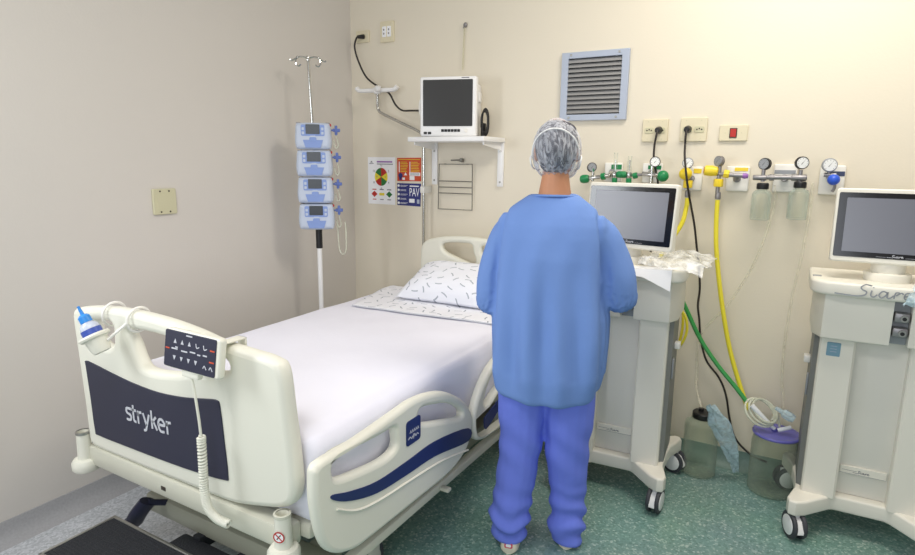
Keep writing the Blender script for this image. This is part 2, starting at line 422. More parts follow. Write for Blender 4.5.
def struct(name, mb, m, angle=35):
    o = obj(name, mb, m, origin=(0, 0, 0), angle=angle); o['kind'] = 'structure'; return o
def dup(root, loc, label=None):
    r = root.copy(); COL.objects.link(r); r.location = loc
    if label: r['label'] = label
    for ch in list(root.children):
        c = ch.copy(); COL.objects.link(c); c.parent = r
        for g in list(ch.children):
            d = g.copy(); COL.objects.link(d); d.parent = c
    return r
def remesh(mb, voxel, smooth=0, disp=None, factor=0.5):
    """union of overlapping closed shells as one continuous skin"""
    me = bpy.data.meshes.new('r'); me.from_pydata([tuple(p) for p in mb.v], [], mb.f)
    bm = bmesh.new(); bm.from_mesh(me); bmesh.ops.recalc_face_normals(bm, faces=list(bm.faces)); bm.to_mesh(me); bm.free()
    o = bpy.data.objects.new('r', me); COL.objects.link(o)
    md = o.modifiers.new('r', 'REMESH'); md.mode = 'VOXEL'; md.voxel_size = voxel
    if smooth:
        sm = o.modifiers.new('s', 'SMOOTH'); sm.iterations = smooth; sm.factor = factor
    dg = DG(); dg.update()
    out = bpy.data.meshes.new_from_object(o.evaluated_get(dg))
    bpy.data.objects.remove(o); bpy.data.meshes.remove(me)
    if disp:
        nr = [v.normal.copy() for v in out.vertices]
        for v, n in zip(out.vertices, nr): v.co = disp(v.co.copy(), n)
    r = MB(); r.addmesh(out); bpy.data.meshes.remove(out); return r

# ================================================================== the room
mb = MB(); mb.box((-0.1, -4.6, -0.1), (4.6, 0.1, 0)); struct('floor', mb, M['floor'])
mb = MB(); mb.box((-0.1, 0, 0), (4.6, 0.1, 3.0)); struct('wall_back', mb, M['wall_back'])
mb = MB(); mb.box((-0.1, -4.6, 0), (0, 0, 3.0)); struct('wall_left', mb, M['wall_left'])
def cove(fn, a, b):
    mb = MB(); sec = [(0, 0.085), (0.006, 0.085), (0.010, 0.05), (0.022, 0.022), (0.05, 0.004), (0.06, 0.0), (0, 0)]
    mb.rings([[fn(d, t, z) for d, z in sec] for t in (a, b)]); return mb
struct('baseboard_back', cove(lambda d, t, z: Vector((t, -d, z)), 0, 4.6), M['cove'])
struct('baseboard_left', cove(lambda d, t, z: Vector((d, t, z)), -4.6, 0), M['cove_left'])

# ================================================================== the person (local front is +y, turned afterwards)
pr = None
body = MB()
# head, neck, trunk core
body.limb([(0, 0.018, 1.36), (0, 0.018, 1.43), (0, 0.028, 1.48)], [0.070, 0.056, 0.054], squash=(1, 0.84))
body.ball((0, 0.030, 1.532), (0.070, 0.092, 0.090), 24, 16)
body.ball((0, 0.052, 1.485), (0.058, 0.066, 0.066), 24, 16)
body.ball((0, 0.088, 1.445), (0.030, 0.030, 0.024))
body.limb([(0, 0.116, 1.538), (0, 0.123, 1.516), (0, 0.126, 1.502)], [0.008, 0.011, 0.012], seg=10)
for s in (-1, 1):
    body.ball((s * 0.070, 0.022, 1.505), (0.010, 0.018, 0.030), 14, 10)
    body.ball((s * 0.030, 0.112, 1.545), (0.018, 0.010, 0.008), 12, 8)
body.limb([(0, 0.0, 1.27), (0, 0.0, 1.15), (0, 0.01, 1.0), (0, 0.0, 0.86), (0, 0.0, 0.76)], [0.085, 0.11, 0.105, 0.12, 0.115], squash=(1.15, 0.66), up=(0, 1, 0), seg=24)
body.limb([(-0.135, 0.01, 1.265), (0, 0.005, 1.295), (0.135, 0.01, 1.265)], [0.036, 0.045, 0.036])
AR = {-1: [(-0.140, 0.015, 1.25), (-0.192, 0.02, 1.12), (-0.228, 0.02, 1.0), (-0.20, 0.14, 0.985), (-0.14, 0.25, 1.015)],
      1: [(0.140, 0.015, 1.255), (0.196, 0.02, 1.15), (0.238, 0.02, 1.05), (0.212, 0.14, 1.02), (0.15, 0.25, 1.035)]}
for s in (-1, 1):
    A = AR[s]
    body.limb(A[:3], [0.034, 0.038, 0.038]); body.limb(A[2:], [0.040, 0.037, 0.026])
    w_ = Vector(A[4]); d = (w_ - Vector(A[3])).normalized(); side = d.cross(Vector((0, 0, 1))).normalized() * s   # points outward
    upv = Vector((0, 0, 1))
    palm = w_ + d * 0.045
    body.limb([w_ - d * 0.01, w_ + d * 0.03, w_ + d * 0.075], [0.024, 0.034, 0.036], squash=(1, 0.42) if False else (1.0, 0.55), up=(0, 0, 1), seg=14)
    for k, (off, ln, rr) in enumerate(((-0.028, 0.062, 0.0082), (-0.0095, 0.072, 0.0086), (0.0095, 0.067, 0.0084), (0.027, 0.052, 0.0074))):
        b0 = w_ + d * 0.075 + side * off
        p1 = b0 + d * ln * 0.42 - upv * (0.004 + 0.002 * k); p2 = b0 + d * ln * 0.74 - upv * (0.020 + 0.003 * k); p3 = b0 + d * ln * 0.92 - upv * (0.040 + 0.003 * k)
        body.limb([b0 - d * 0.02, b0, p1, p2, p3], [rr, rr * 1.05, rr, rr * .92, rr * .8], seg=10, smooth=3)
    t0 = w_ + d * 0.025 - side * 0.026; t1 = t0 - side * 0.024 + d * 0.022 - upv * 0.008; t2 = t1 - side * 0.008 + d * 0.028 - upv * 0.010
    body.limb([t0, t1, t2], [0.013, 0.0105, 0.008], seg=10, smooth=4)
LEG = {-1: [(-0.085, 0.0, 0.80), (-0.095, 0.012, 0.45), (-0.112, -0.010, 0.075)], 1: [(0.085, 0.01, 0.80), (0.092, 0.045, 0.45), (0.099, 0.075, 0.075)]}
for s in (-1, 1):
    L = LEG[s]; body.limb([L[0], Vector(L[0]).lerp(Vector(L[1]), .5), L[1], Vector(L[1]).lerp(Vector(L[2]), .4), L[2]], [0.075, 0.066, 0.05, 0.05, 0.034])
    f = Vector(L[2]); body.limb([(f.x, f.y - 0.015, 0.045), (f.x + s * 0.006, f.y + 0.08, 0.045), (f.x + s * 0.012, f.y + 0.16, 0.036)], [0.034, 0.036, 0.03], squash=(1, .8))
bd = remesh(body, 0.0052, 3)
P0 = (0, 0, 0)
person = obj('person', bd, M['skin'], origin=P0, angle=180)
tag(person, 'person seen from behind in blue gown, trousers and white hair net', 'person')
def wear(name, mb, m, parent=None, angle=180, label=None):
    return obj(name, mb, m, parent or person, angle=angle, label=label)
# eyes, mask, hair
for s in (-1, 1):
    mb = MB(); mb.ball((s * 0.030, 0.108, 1.528), 0.0125, 14, 10); mb.mi = 1; mb.ball((s * 0.030, 0.1165, 1.528), (0.006, 0.0055, 0.006), 12, 8); wear('eye', mb, [M['eye'], M['dark']])
    mb = MB(); mb.tube([(s * 0.014, 0.123, 1.548), (s * 0.030, 0.121, 1.554), (s * 0.047, 0.108, 1.549)], 0.0028, 8, 4); wear('eyebrow', mb, M['hair'])
mb = MB(); mb.ball((0, 0.074, 1.478), (0.064, 0.074, 0.050), 24, 16)
mk = wear('face_mask', mb, M['mask'])
for s in (-1, 1):
    mb = MB(); mb.tube([(s * 0.058, 0.09, 1.495), (s * 0.078, 0.045, 1.50), (s * 0.086, 0.0, 1.495), (s * 0.084, -0.012, 1.475), (s * 0.077, 0.015, 1.455), (s * 0.060, 0.07, 1.45)], 0.0028, 8, 5); wear('ear_loop', mb, M['white2'], mk)
mb = MB(); mb.ball((0, 0.018, 1.530), (0.0745, 0.094, 0.090), 28, 18); mb.ball((0, 0.034, 1.580), (0.066, 0.078, 0.038), 24, 14)
mb.ball((0, -0.012, 1.480), (0.056, 0.042, 0.046), 24, 14)
mb.v = [p for p in mb.v]
hr = remesh(mb, 0.006, 3, lambda p, n: p - Vector((0, max(0, p.y - 0.075) * (0.8 if p.z < 1.565 else 0.1), 0)))
wear('hair', hr, M['hair'])
# gathered see-through hair net with its elastic
mb = MB(); R = []
for i in range(34):
    t = i / 33; th = math.radians(4 + t * 122); row = []
    for j in range(72):
        a = 2 * PI * j / 72
        rx, ry, rz = 0.0810, 0.113, 0.104
        front = max(0, math.sin(a))                     # brow side sits higher than the nape
        th2 = math.radians(4 + t * (153 - 86 * front ** 0.6))
        sn = math.sin(th2) ** (0.85 if th2 > PI / 2 else 1.0)
        p = Vector((rx * sn * math.cos(a), 0.022 + ry * sn * math.sin(a) + (0.02 * (th2 - PI / 2) if th2 > PI / 2 else 0), 1.518 + rz * math.cos(th2)))
        pl_ = 0.0035 * math.sin(a * 19 + 3 * noise.noise((a, t * 2, 0))) * min(1, t * 1.5) + 0.008 * noise.noise((p.x * 18, p.y * 18, p.z * 10))
        c = Vector((0, 0.020, 1.518)); p = p + (p - c).normalized() * pl_
        row.append(p)
    R.append(row)
mb.rings(R, cap=False)
hn = wear('hair_net', mb, M['net'])
mb = MB(); mb.tube([p + (p - Vector((0, 0.020, 1.518))).normalized() * 0.001 for p in R[-1]], 0.0035, 8, closed=True); wear('elastic_edge', mb, M['white2'], hn)
mb = MB(); pts = []
for k in range(25):
    a = PI * k / 24; pts.append(Vector((0.0915 * math.cos(a), -0.012 - 0.074 * math.sin(a) ** 1.5 * 0.9, 1.487 + 0.108 * math.sin(a) * 1.0)))
c = Vector((0, 0.022, 1.518))
pts = [c + Vector(((p - c).x / 0.0925, (p - c).y / 0.107, (p - c).z / 0.103)).normalized() * 1 for p in pts]
pts = [c + Vector(((p - c).x * 0.0855, (p - c).y * 0.1175, (p - c).z * 0.1085)) for p in pts]
mb.tube(pts, 0.0026, 8); wear('net_seam', mb, M['white2'], hn)

# gown: trunk plus wide half sleeves, one skin
g = MB(); N = 48
def gring(z, a, b, cy, hem=0.0, n=2.4):
    r = []
    for j in range(N):
        t = 2 * PI * j / N; ct, s_ = math.cos(t), math.sin(t)
        x = a * abs(ct) ** (2 / n) * (1 if ct >= 0 else -1); y = b * abs(s_) ** (2 / n) * (1 if s_ >= 0 else -1)
        r.append(Vector((x, cy + y, z + hem * abs(x / a) ** 4)))
    return r
g.rings([gring(*q) for q in [(0.632, 0.178, 0.130, 0.0, 0.025), (0.65, 0.190, 0.140, 0.0, 0.02), (0.72, 0.202, 0.148, 0.0, 0.015), (0.84, 0.206, 0.146, 0.0), (0.95, 0.203, 0.142, 0), (1.05, 0.196, 0.135, 0), (1.15, 0.190, 0.126, 0), (1.22, 0.192, 0.112, 0),
                              (1.265, 0.188, 0.098, -0.002), (1.30, 0.172, 0.084, -0.002), (1.33, 0.128, 0.072, 0.0), (1.350, 0.098, 0.065, 0.003), (1.362, 0.082, 0.062, 0.005)]])
g.limb([(-0.120, 0.012, 1.262), (-0.160, 0.015, 1.225), (-0.188, 0.02, 1.14), (-0.214, 0.02, 1.03), (-0.226, 0.025, 0.962)], [0.044, 0.050, 0.056, 0.061, 0.052], up=(0, 1, 0))
g.limb([(0.120, 0.012, 1.266), (0.162, 0.015, 1.232), (0.194, 0.02, 1.16), (0.228, 0.02, 1.075), (0.248, 0.03, 1.005)], [0.044, 0.050, 0.056, 0.061, 0.053], up=(0, 1, 0))
def gfold(p, n):
    d = 0.014 * noise.noise((p.x * 8, p.y * 8, p.z * 2.0)) + 0.006 * noise.noise((p.x * 16 + 3, p.y * 16, p.z * 5))
    k = max(0, min(1, (1.22 - p.z) / 0.35)) * (1 - 0.7 * max(0, min(1, (abs(p.x) - 0.185) / 0.03)))
    t = math.atan2(p.y, p.x)
    hemk = max(0.15, min(1, (p.z - 0.60) / 0.14)); d *= hemk
    d += 0.013 * k * hemk * math.sin(t * 9 + 2.2 * noise.noise((p.x * 4, p.y * 4, p.z * 1.5)))
    for s in (-1, 1):                                   # set-in sleeve seam
        if p.z > 0.93: d -= 0.012 * min(1, (p.z - 0.93) / 0.10) * math.exp(-((abs(p.x) - min(0.198, 0.165 + (1.28 - p.z) * 0.16)) / 0.008) ** 2) * (1 if p.y < 0.06 else 0) * (1 if p.x * s > 0 else 0)
    for zc, s in ((0.95, -1), (1.0, 1)):                # gathered cuffs
        if p.x * s > 0.20 and p.z < zc + 0.03: d += 0.003 * math.sin(math.atan2(p.y, p.x - s * 0.25) * 14)
    return p + n * d
gm = remesh(g, 0.0075, 6, gfold, 0.5)
gw = wear('gown', gm, M['gown'], angle=180)
mb = MB(); mb.tube([Vector((0.079 * math.cos(t), 0.005 + 0.061 * math.sin(t), 1.360 - 0.004 * math.sin(t))) for t in [2 * PI * i / 40 for i in range(40)]], 0.0045, 8, closed=True)
wear('neckband', mb, M['gown'], gw)
# trousers
t_ = MB()
t_.rings([gring(*q) for q in [(0.88, 0.155, 0.095, 0), (0.78, 0.168, 0.105, 0), (0.70, 0.172, 0.110, 0.002), (0.66, 0.15, 0.09, 0.005)]])
t_.limb([(-0.084, 0.0, 0.74), (-0.088, 0.005, 0.58), (-0.090, 0.008, 0.44), (-0.106, -0.004, 0.25), (-0.120, -0.014, 0.13), (-0.119, -0.008, 0.072)], [0.094, 0.091, 0.081, 0.073, 0.078, 0.070])
t_.limb([(0.090, 0.0, 0.74), (0.088, 0.012, 0.58), (0.084, 0.035, 0.44), (0.092, 0.058, 0.25), (0.098, 0.062, 0.13), (0.096, 0.055, 0.045)], [0.092, 0.090, 0.084, 0.073, 0.071, 0.068])
def tfold(p, n):
    low = max(0, min(1, (0.30 - p.z) / 0.2))
    d = 0.006 * noise.noise((p.x * 8, p.y * 8, p.z * 3)) + 0.004 * noise.noise((p.x * 15, p.y * 15, p.z * 8))
    ph = p.z * 75 + 3.5 * noise.noise((p.x * 9, p.y * 9, p.z * 4)) + (p.x + p.y) * 14
    d += 0.009 * low * math.sin(ph)
    knee = math.exp(-((p.z - 0.43) / 0.10) ** 2)
    d += 0.004 * knee * math.sin(p.z * 50 + p.x * 40 + p.y * 20)
    q = p + n * d
    if q.z < 0.018: q.z = 0.018
    return q
wear('trousers', remesh(t_, 0.0065, 4, tfold), M['scrub'], angle=180)
for s in (-1, 1):
    f = Vector(LEG[s][2]); mb = MB(); secs = []
    for y, hw, h in ((-0.065, 0.020, 0.050), (-0.060, 0.030, 0.060), (-0.045, 0.037, 0.064), (0.0, 0.040, 0.072), (0.06, 0.043, 0.070), (0.12, 0.050, 0.062), (0.17, 0.048, 0.050), (0.20, 0.036, 0.040), (0.212, 0.018, 0.028)):
        secs.append([Vector((f.x + s * 0.06 * max(0, y) + hw * math.cos(a) * (1.0 if math.sin(a) < 0 else 0.9), f.y + y, max(0.0, h / 2 + h / 2 * math.copysign(abs(math.sin(a)) ** 0.6, math.sin(a))))) for a in [2 * PI * i / 24 for i in range(24)]])
    mb.rings(secs); sh_ = wear('shoe', mb, M['shoe'], angle=60)
    mb = MB(); X = Matrix.Translation((f.x, f.y - 0.0655, 0.0)) @ onY(0); mb.plate([rrect(-0.016, 0.026, 0.016, 0.048, 0.006)], 0.0012, X, 0.0006, 1)
    mb.mi = 1; mb.plate([rrect(-0.010, 0.031, 0.010, 0.043, 0.004)], 0.0018, X, 0, 1); wear('heel_tab', mb, [M['pink'], M['paper']], sh_, angle=40)
person.location = (1.805, -1.10, 0); person.rotation_euler = (0, 0, math.radians(16))

# ================================================================== the bed
bed = thing('hospital_bed', 'cream hospital bed with navy panels and raised curved side rails', 'bed', (0.92, -1.05, 0))
# footboard: one plastic board with a grip bar and hand openings
FY = -1.973
outer = smooth2([(0.382, 0.90), (0.385, 0.940), (0.415, 0.962), (0.56, 0.984), (0.72, 0.992), (0.90, 0.988), (1.04, 0.974), (1.14, 0.958), (1.26, 0.950),
                 (1.35, 0.944), (1.392, 0.918), (1.408, 0.80), (1.423, 0.66), (1.424, 0.565), (1.388, 0.512), (1.27, 0.476), (1.15, 0.453), (0.98, 0.45), (0.80, 0.446),
                 (0.60, 0.445), (0.43, 0.447), (0.402, 0.475), (0.397, 0.62), (0.389, 0.78)], 4)
hole_l = smooth2([(0.50, 0.925), (0.56, 0.938), (0.615, 0.935), (0.622, 0.905), (0.612, 0.86), (0.57, 0.845), (0.515, 0.865)], 4)
hole_m = smooth2([(0.70, 0.925), (0.80, 0.936), (0.95, 0.932), (1.07, 0.922), (1.155, 0.915), (1.185, 0.893), (1.16, 0.868), (1.08, 0.852), (0.98, 0.83), (0.86, 0.81), (0.775, 0.808), (0.745, 0.83), (0.72, 0.88)], 4)
mb = MB(); mb.plate([outer, hole_l, hole_m], 0.027, onY(FY), 0.02, 3)
fb = obj('footboard', mb, M['cream'], bed, angle=50)
pan = smooth2([(0.446, 0.778), (0.50, 0.775), (0.60, 0.762), (0.72, 0.75), (0.85, 0.746), (0.98, 0.757), (1.09, 0.776), (1.132, 0.78), (1.143, 0.76), (1.152, 0.65), (1.158, 0.545), (1.14, 0.528), (1.0, 0.516), (0.84, 0.510), (0.65, 0.507), (0.48, 0.506), (0.458, 0.52), (0.452, 0.64), (0.444, 0.755)], 3)
mb = MB(); mb.plate([pan], 0.004, onY(FY - 0.027), 0.002, 1)
xf = onY(FY - 0.0315)
mb.mi = 1
# the maker's name in rounded strokes
def word_stryker(x, z, h, xf):
    k = h; w_ = 0.0085
    def S(pts, sm=5): mb.stroke([(x + a * k, z + b * k) for a, b in pts], w_, xf, 0.001, sm)
    S([(0.62, .92), (0.30, .92), (0.10, .88), (0.06, .70), (0.14, .56), (0.48, .46), (0.58, .32), (0.52, .12), (0.34, .06), (0.02, .06)])
    S([(0.88, 1.28), (0.88, .35), (0.94, .12), (1.16, .07)]); S([(0.70, .92), (1.2, .92)], 0)
    S([(1.42, .02), (1.42, .98)], 0); S([(1.42, .60), (1.52, .86), (1.84, .93)])
    S([(2.02, .96), (2.34, .08)], 0); S([(2.70, .96), (2.36, .06), (2.22, -.26), (1.98, -.32)])
    S([(2.98, .02), (2.98, 1.36)], 0); S([(3.46, .96), (3.02, .50)], 0); S([(3.14, .60), (3.52, .02)], 0)
    S([(3.74, .52), (4.34, .56), (4.32, .78), (4.10, .94), (3.86, .90), (3.72, .66), (3.72, .36), (3.86, .10), (4.08, .05), (4.32, .10)])
    S([(4.66, .02), (4.66, .98)], 0); S([(4.66, .60), (4.76, .86), (5.08, .93)])
word_stryker(0.666, 0.612, 0.047, xf)
obj('logo_panel', mb, [M['navy'], M['logo']], fb)
# beam and corner bumpers under the footboard
mb = MB(); mb.box((0.39, -2.003, 0.372), (1.39, -1.94, 0.447), 0.012)
mb.mi = 1; mb.box((0.82, -2.0045, 0.40), (0.845, -1.99, 0.415), 0.002)
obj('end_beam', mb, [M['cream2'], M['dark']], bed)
for x, s in ((0.380, 0), (1.382, 1)):
    mb = MB(); mb.lathe([(0.0, 0.353), (0.043, 0.353), (0.047, 0.359), (0.047, 0.383), (0.040, 0.394), (0.026, 0.398), (0.0245, 0.43), (0.0232, 0.485), (0.0232, 0.496), (0.0185, 0.498), (0.0165, 0.468), (0, 0.468)], (x, -2.005, 0), seg=28)
    o = obj('corner_bumper', mb, M['cream'], bed)
    mb = MB(); mb.lathe([(0.019, 0.491), (0.0246, 0.491), (0.0246, 0.500), (0.019, 0.501)], (x, -2.005, 0), seg=28, cap=False); obj('socket_ring', mb, M['steel'] if s == 0 else M['cream2'], o)
    if s:
        mb = MB(); T = Matrix.Translation((x, -2.005, 0.440)) @ Matrix.Rotation(math.radians(20), 4, 'Z') @ onY(-0.0262)
        mb.plate([ngon(0, 0, 0.017, 20)], 0.0004, T, 0, 0); mb.mi = 1
        mb.plate([ngon(0, 0, 0.017, 20), ngon(0, 0, 0.0135, 20)], 0.0008, T, 0, 0); mb.stroke([(-.010, .010), (.010, -.010)], 0.003, T, 0.0012, 0)
        mb.mi = 2; mb.stroke([(-.006, -.007), (0, .002), (.006, .008)], 0.003, T, 0.001, 0)
        obj('warning_sticker', mb, [M['paper'], M['red'], M['dark']], o)
# side rails, foot half and head half, outer face at x = 1.5
def rail(loops, stripe, groove, plate=None):
    mb = MB(); mb.plate(loops, 0.02, onXp(1.48), 0.016, 3)
    if groove:
        pts = catmull([(1.4985, a, b) for a, b in groove], 4); mb.tube(pts, 0.007, 8, flat=0.6)
    r = obj('side_rail', mb, M['cream'], bed, angle=50)
    mb = MB(); mb.plate([stripe], 0.002, onXp(1.5005), 0.001, 1); obj('rail_stripe', mb, M['navy2'], r)
    if plate:
        mb = MB(); mb.plate([rrect(-1.567, 0.540, -1.482, 0.628, 0.012)], 0.002, onXp(1.5005), 0.001, 1)
        mb.mi = 1; X = onXp(1.5025)
        for k in range(5): mb.stroke([(-1.547 + k * .011, .582), (-1.543 + k * .011, .592), (-1.539 + k * .011, .582)], 0.003, X, 0.0008, 0)
        mb.stroke([(-1.556, .563), (-1.546, .569), (-1.537, .561), (-1.531, .568), (-1.526, .560), (-1.519, .572), (-1.512, .561), (-1.505, .568), (-1.495, .562)], 0.0035, X, 0.0008, 3)
        mb.stroke([(-1.526, .556), (-1.526, .575)], 0.003, X, 0.0008, 0)
        obj('rail_label', mb, [M['navy2'], M['logo']], r)
    return r
ro = smooth2([(-1.992, 0.630), (-1.985, 0.655), (-1.955, 0.668), (-1.816, 0.668), (-1.621, 0.681), (-1.510, 0.688), (-1.387, 0.671), (-1.283, 0.635), (-1.160, 0.556), (-1.101, 0.477), (-1.107, 0.405), (-1.154, 0.343), (-1.278, 0.309), (-1.512, 0.310), (-1.749, 0.316), (-1.843, 0.325), (-1.928, 0.367), (-1.970, 0.431), (-1.992, 0.541)], 4)
h1 = smooth2([(-1.908, 0.644), (-1.826, 0.644), (-1.706, 0.636), (-1.627, 0.634), (-1.617, 0.606), (-1.618, 0.561), (-1.682, 0.548), (-1.805, 0.565), (-1.894, 0.585), (-1.918, 0.609)], 4)
h2 = smooth2([(-1.477, 0.592), (-1.477, 0.640), (-1.387, 0.625), (-1.282, 0.592), (-1.191, 0.534), (-1.190, 0.505), (-1.310, 0.537)], 4)
stp = smooth2([(-1.929, 0.553), (-1.852, 0.526), (-1.725, 0.496), (-1.556, 0.490), (-1.386, 0.488), (-1.141, 0.440), (-1.139, 0.384), (-1.385, 0.429), (-1.556, 0.440), (-1.726, 0.456), (-1.853, 0.495), (-1.925, 0.535)], 4)
rail([ro, h1, h2], stp, [(-1.910, 0.499), (-1.823, 0.449), (-1.706, 0.425), (-1.532, 0.410), (-1.330, 0.388), (-1.138, 0.345)], True)
ro = smooth2([(-1.085, 0.40), (-1.088, 0.47), (-1.05, 0.54), (-0.98, 0.607), (-0.89, 0.65), (-0.76, 0.675), (-0.60, 0.685), (-0.42, 0.675), (-0.28, 0.65), (-0.20, 0.60), (-0.18, 0.50), (-0.19, 0.40), (-0.24, 0.34), (-0.36, 0.322), (-0.60, 0.318), (-0.85, 0.318), (-0.99, 0.328), (-1.06, 0.355)], 4)
h1 = smooth2([(-1.0, 0.49), (-0.975, 0.55), (-0.91, 0.605), (-0.80, 0.64), (-0.68, 0.648), (-0.64, 0.62), (-0.65, 0.56), (-0.76, 0.53), (-0.88, 0.51), (-0.96, 0.478)], 4)
h2 = smooth2([(-0.54, 0.645), (-0.40, 0.632), (-0.28, 0.59), (-0.25, 0.55), (-0.29, 0.535), (-0.42, 0.55), (-0.53, 0.565), (-0.555, 0.60)], 4)
stp = smooth2([(-1.005, 0.42), (-0.99, 0.435), (-0.85, 0.47), (-0.70, 0.49), (-0.52, 0.49), (-0.36, 0.47), (-0.25, 0.44), (-0.25, 0.41), (-0.38, 0.42), (-0.54, 0.43), (-0.72, 0.43), (-0.86, 0.415), (-0.97, 0.375), (-1.0, 0.385)], 4)
rail([ro, h1, h2], stp, None)
# headboard
ho = smooth2([(0.612, 0.93), (0.622, 0.985), (0.66, 1.018), (0.74, 1.04), (0.84, 1.052), (0.95, 1.055), (1.06, 1.05), (1.16, 1.035), (1.22, 1.01), (1.25, 0.97), (1.255, 0.90), (1.25, 0.70), (1.23, 0.60), (1.18, 0.57), (0.93, 0.565), (0.68, 0.57), (0.63, 0.60), (0.612, 0.72)], 4)
k1 = smooth2([(0.765, 0.995), (0.80, 1.012), (0.90, 1.018), (0.955, 1.012), (0.968, 0.97), (0.985, 0.92), (0.955, 0.905), (0.86, 0.93), (0.78, 0.96)], 4)
k2 = smooth2([(1.03, 1.012), (1.10, 1.008), (1.155, 0.992), (1.16, 0.97), (1.12, 0.945), (1.06, 0.925), (1.04, 0.94), (1.02, 0.98)], 4)
mb = MB(); mb.plate([ho, k1, k2], 0.022, onY(-0.125), 0.017, 3); obj('headboard', mb, M['cream'], bed, angle=50)
# deck, lift columns, base and castors
mb = MB(); mb.box((0.46, -1.94, 0.385), (1.42, -0.16, 0.434), 0.012)
for x in (0.55, 1.30): mb.box((x - 0.03, -1.93, 0.34), (x + 0.03, -0.2, 0.39), 0.008)
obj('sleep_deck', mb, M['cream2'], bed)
mb = MB(); mb.box((1.425, -1.90, 0.225), (1.462, -0.2, 0.262), 0.008); mb.box((1.40, -1.70, 0.26), (1.42, -1.66, 0.40)); mb.box((1.40, -0.7, 0.26), (1.42, -0.66, 0.40))
mb.box((1.462, -1.29, 0.232), (1.50, -1.265, 0.246), 0.003)
obj('side_frame_bar', mb, M['cream2'], bed)
mb = MB()
for x in (0.60, 1.28): mb.box((x - 0.04, -1.82, 0.15), (x + 0.04, -0.3, 0.22), 0.012)
for y in (-1.82, -0.38): mb.box((0.50, y - 0.05, 0.15), (1.38, y + 0.05, 0.225), 0.014)
for y in (-1.45, -0.7): mb.box((0.78, y - 0.07, 0.2), (1.08, y + 0.07, 0.39), 0.01)
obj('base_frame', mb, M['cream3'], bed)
mb = MB(); mb.box((0.74, -1.965, 0.10), (1.14, -1.875, 0.145), 0.012); mb.box((0.80, -1.89, 0.11), (0.84, -1.79, 0.16), 0.004); mb.box((1.02, -1.89, 0.11), (1.06, -1.79, 0.16), 0.004)
obj('pedal_bar', mb, M['tread'], bed)
for x in (0.54, 1.34):
    for y in (-1.58, -0.40):
        mb = MB(); mb.cyl((x - 0.02, y, 0.075), (x + 0.02, y, 0.075), 0.075, bev=0.012, seg=28); cs = obj('castor_wheel', mb, M['rubber'], bed)
        mb = MB(); mb.cyl((x - 0.026, y, 0.075), (x + 0.026, y, 0.075), 0.045, seg=24, bev=0.004)
        mb.box((x - 0.032, y - 0.03, 0.07), (x - 0.024, y + 0.03, 0.155), 0.003); mb.box((x + 0.024, y - 0.03, 0.07), (x + 0.032, y + 0.03, 0.155), 0.003); mb.box((x - 0.032, y - 0.03, 0.148), (x + 0.032, y + 0.03, 0.158), 0.003)
        obj('castor_fork', mb, M['cream2'], cs)
mb = MB(); mb.tube([(0.50, -1.93, 0.135), (0.535, -1.945, 0.15), (0.57, -1.94, 0.20), (0.60, -1.92, 0.245)], 0.034, 12, 5, flat=0.6)
mb.tube([(0.60, -1.92, 0.24), (0.62, -1.85, 0.21)], 0.012, 8)
obj('brake_pedal', mb, M['navy'], bed)

# mattress wrapped in its sheet
def sheet_section(y, e):
    """closed section at y; e pulls it in near the ends"""
    x0, x1, zt, zb, r = 0.385, 1.437, 0.717, 0.437, 0.07
    c = []
    def sag(x): return 0.006 * noise.noise((x * 3.1, y * 2.3, 4)) - 0.012 * (1 - min(1, min(x - x0, x1 - x) / 0.15)) ** 2
    for i in range(9):
        a = PI - (PI / 2) * i / 8; c.append([x0 + r + r * math.cos(a), zt - r + r * math.sin(a)])
    for i in range(1, 30):
        x = x0 + r + (x1 - x0 - 2 * r) * i / 30; c.append([x, zt])
    for i in range(9):
        a = PI / 2 - (PI / 2) * i / 8; c.append([x1 - r + r * math.cos(a), zt - r + r * math.sin(a)])
    right = [[x1 + 0.004, zt - r - (zt - r - zb) * t] for t in [i / 12 for i in range(1, 13)]]
    left = [[x0 - 0.004, zb + (zt - r - zb) * t] for t in [i / 12 for i in range(12)]]
    bot = [[x1 - 0.03, zb + 0.0], [0.91, zb], [x0 + 0.03, zb]]
    c = c + right + bot + left
    out = []
    for x, z in c:
        if z > zt - 0.02: z += sag(x)
        nn = noise.noise((x * 2 + 1.7, y * 4.2, z * 5.5)) + 0.5 * noise.noise((x * 2, y * 9, z * 11))
        k = max(0, min(1, (zt - 0.03 - z) / 0.10)) if z > zb + 0.03 else 0.0
        x += (1 if x > 0.9 else -1) * 0.018 * nn * k + (0.010 * math.sin(y * 6.0) * k if x > 0.9 else 0)
        if z > zt - 0.06: z += 0.004 * noise.noise((x * 6, y * 6, 2))
        cx, cz = 0.91, 0.57
        out.append(Vector((cx + (x - cx) * (1 - e), y, cz + (z - cz) * (1 - e * 1.6))))
    return out
mb = MB(); ys = []
secs = [(-1.935, 0.12), (-1.932, 0.05), (-1.918, 0.02), (-1.90, 0.004)] + [(-1.88 + 1.66 * i / 70, 0.0) for i in range(71)] + [(-0.19, 0.006), (-0.175, 0.03), (-0.172, 0.12)]
mb.rings([sheet_section(y, e) for y, e in secs])
mt = obj('mattress', mb, M['sheet'], origin=(0.91, -1.05, 0.437), angle=80)
tag(mt, 'thick bed mattress wrapped in a smooth plain white sheet', 'mattress')
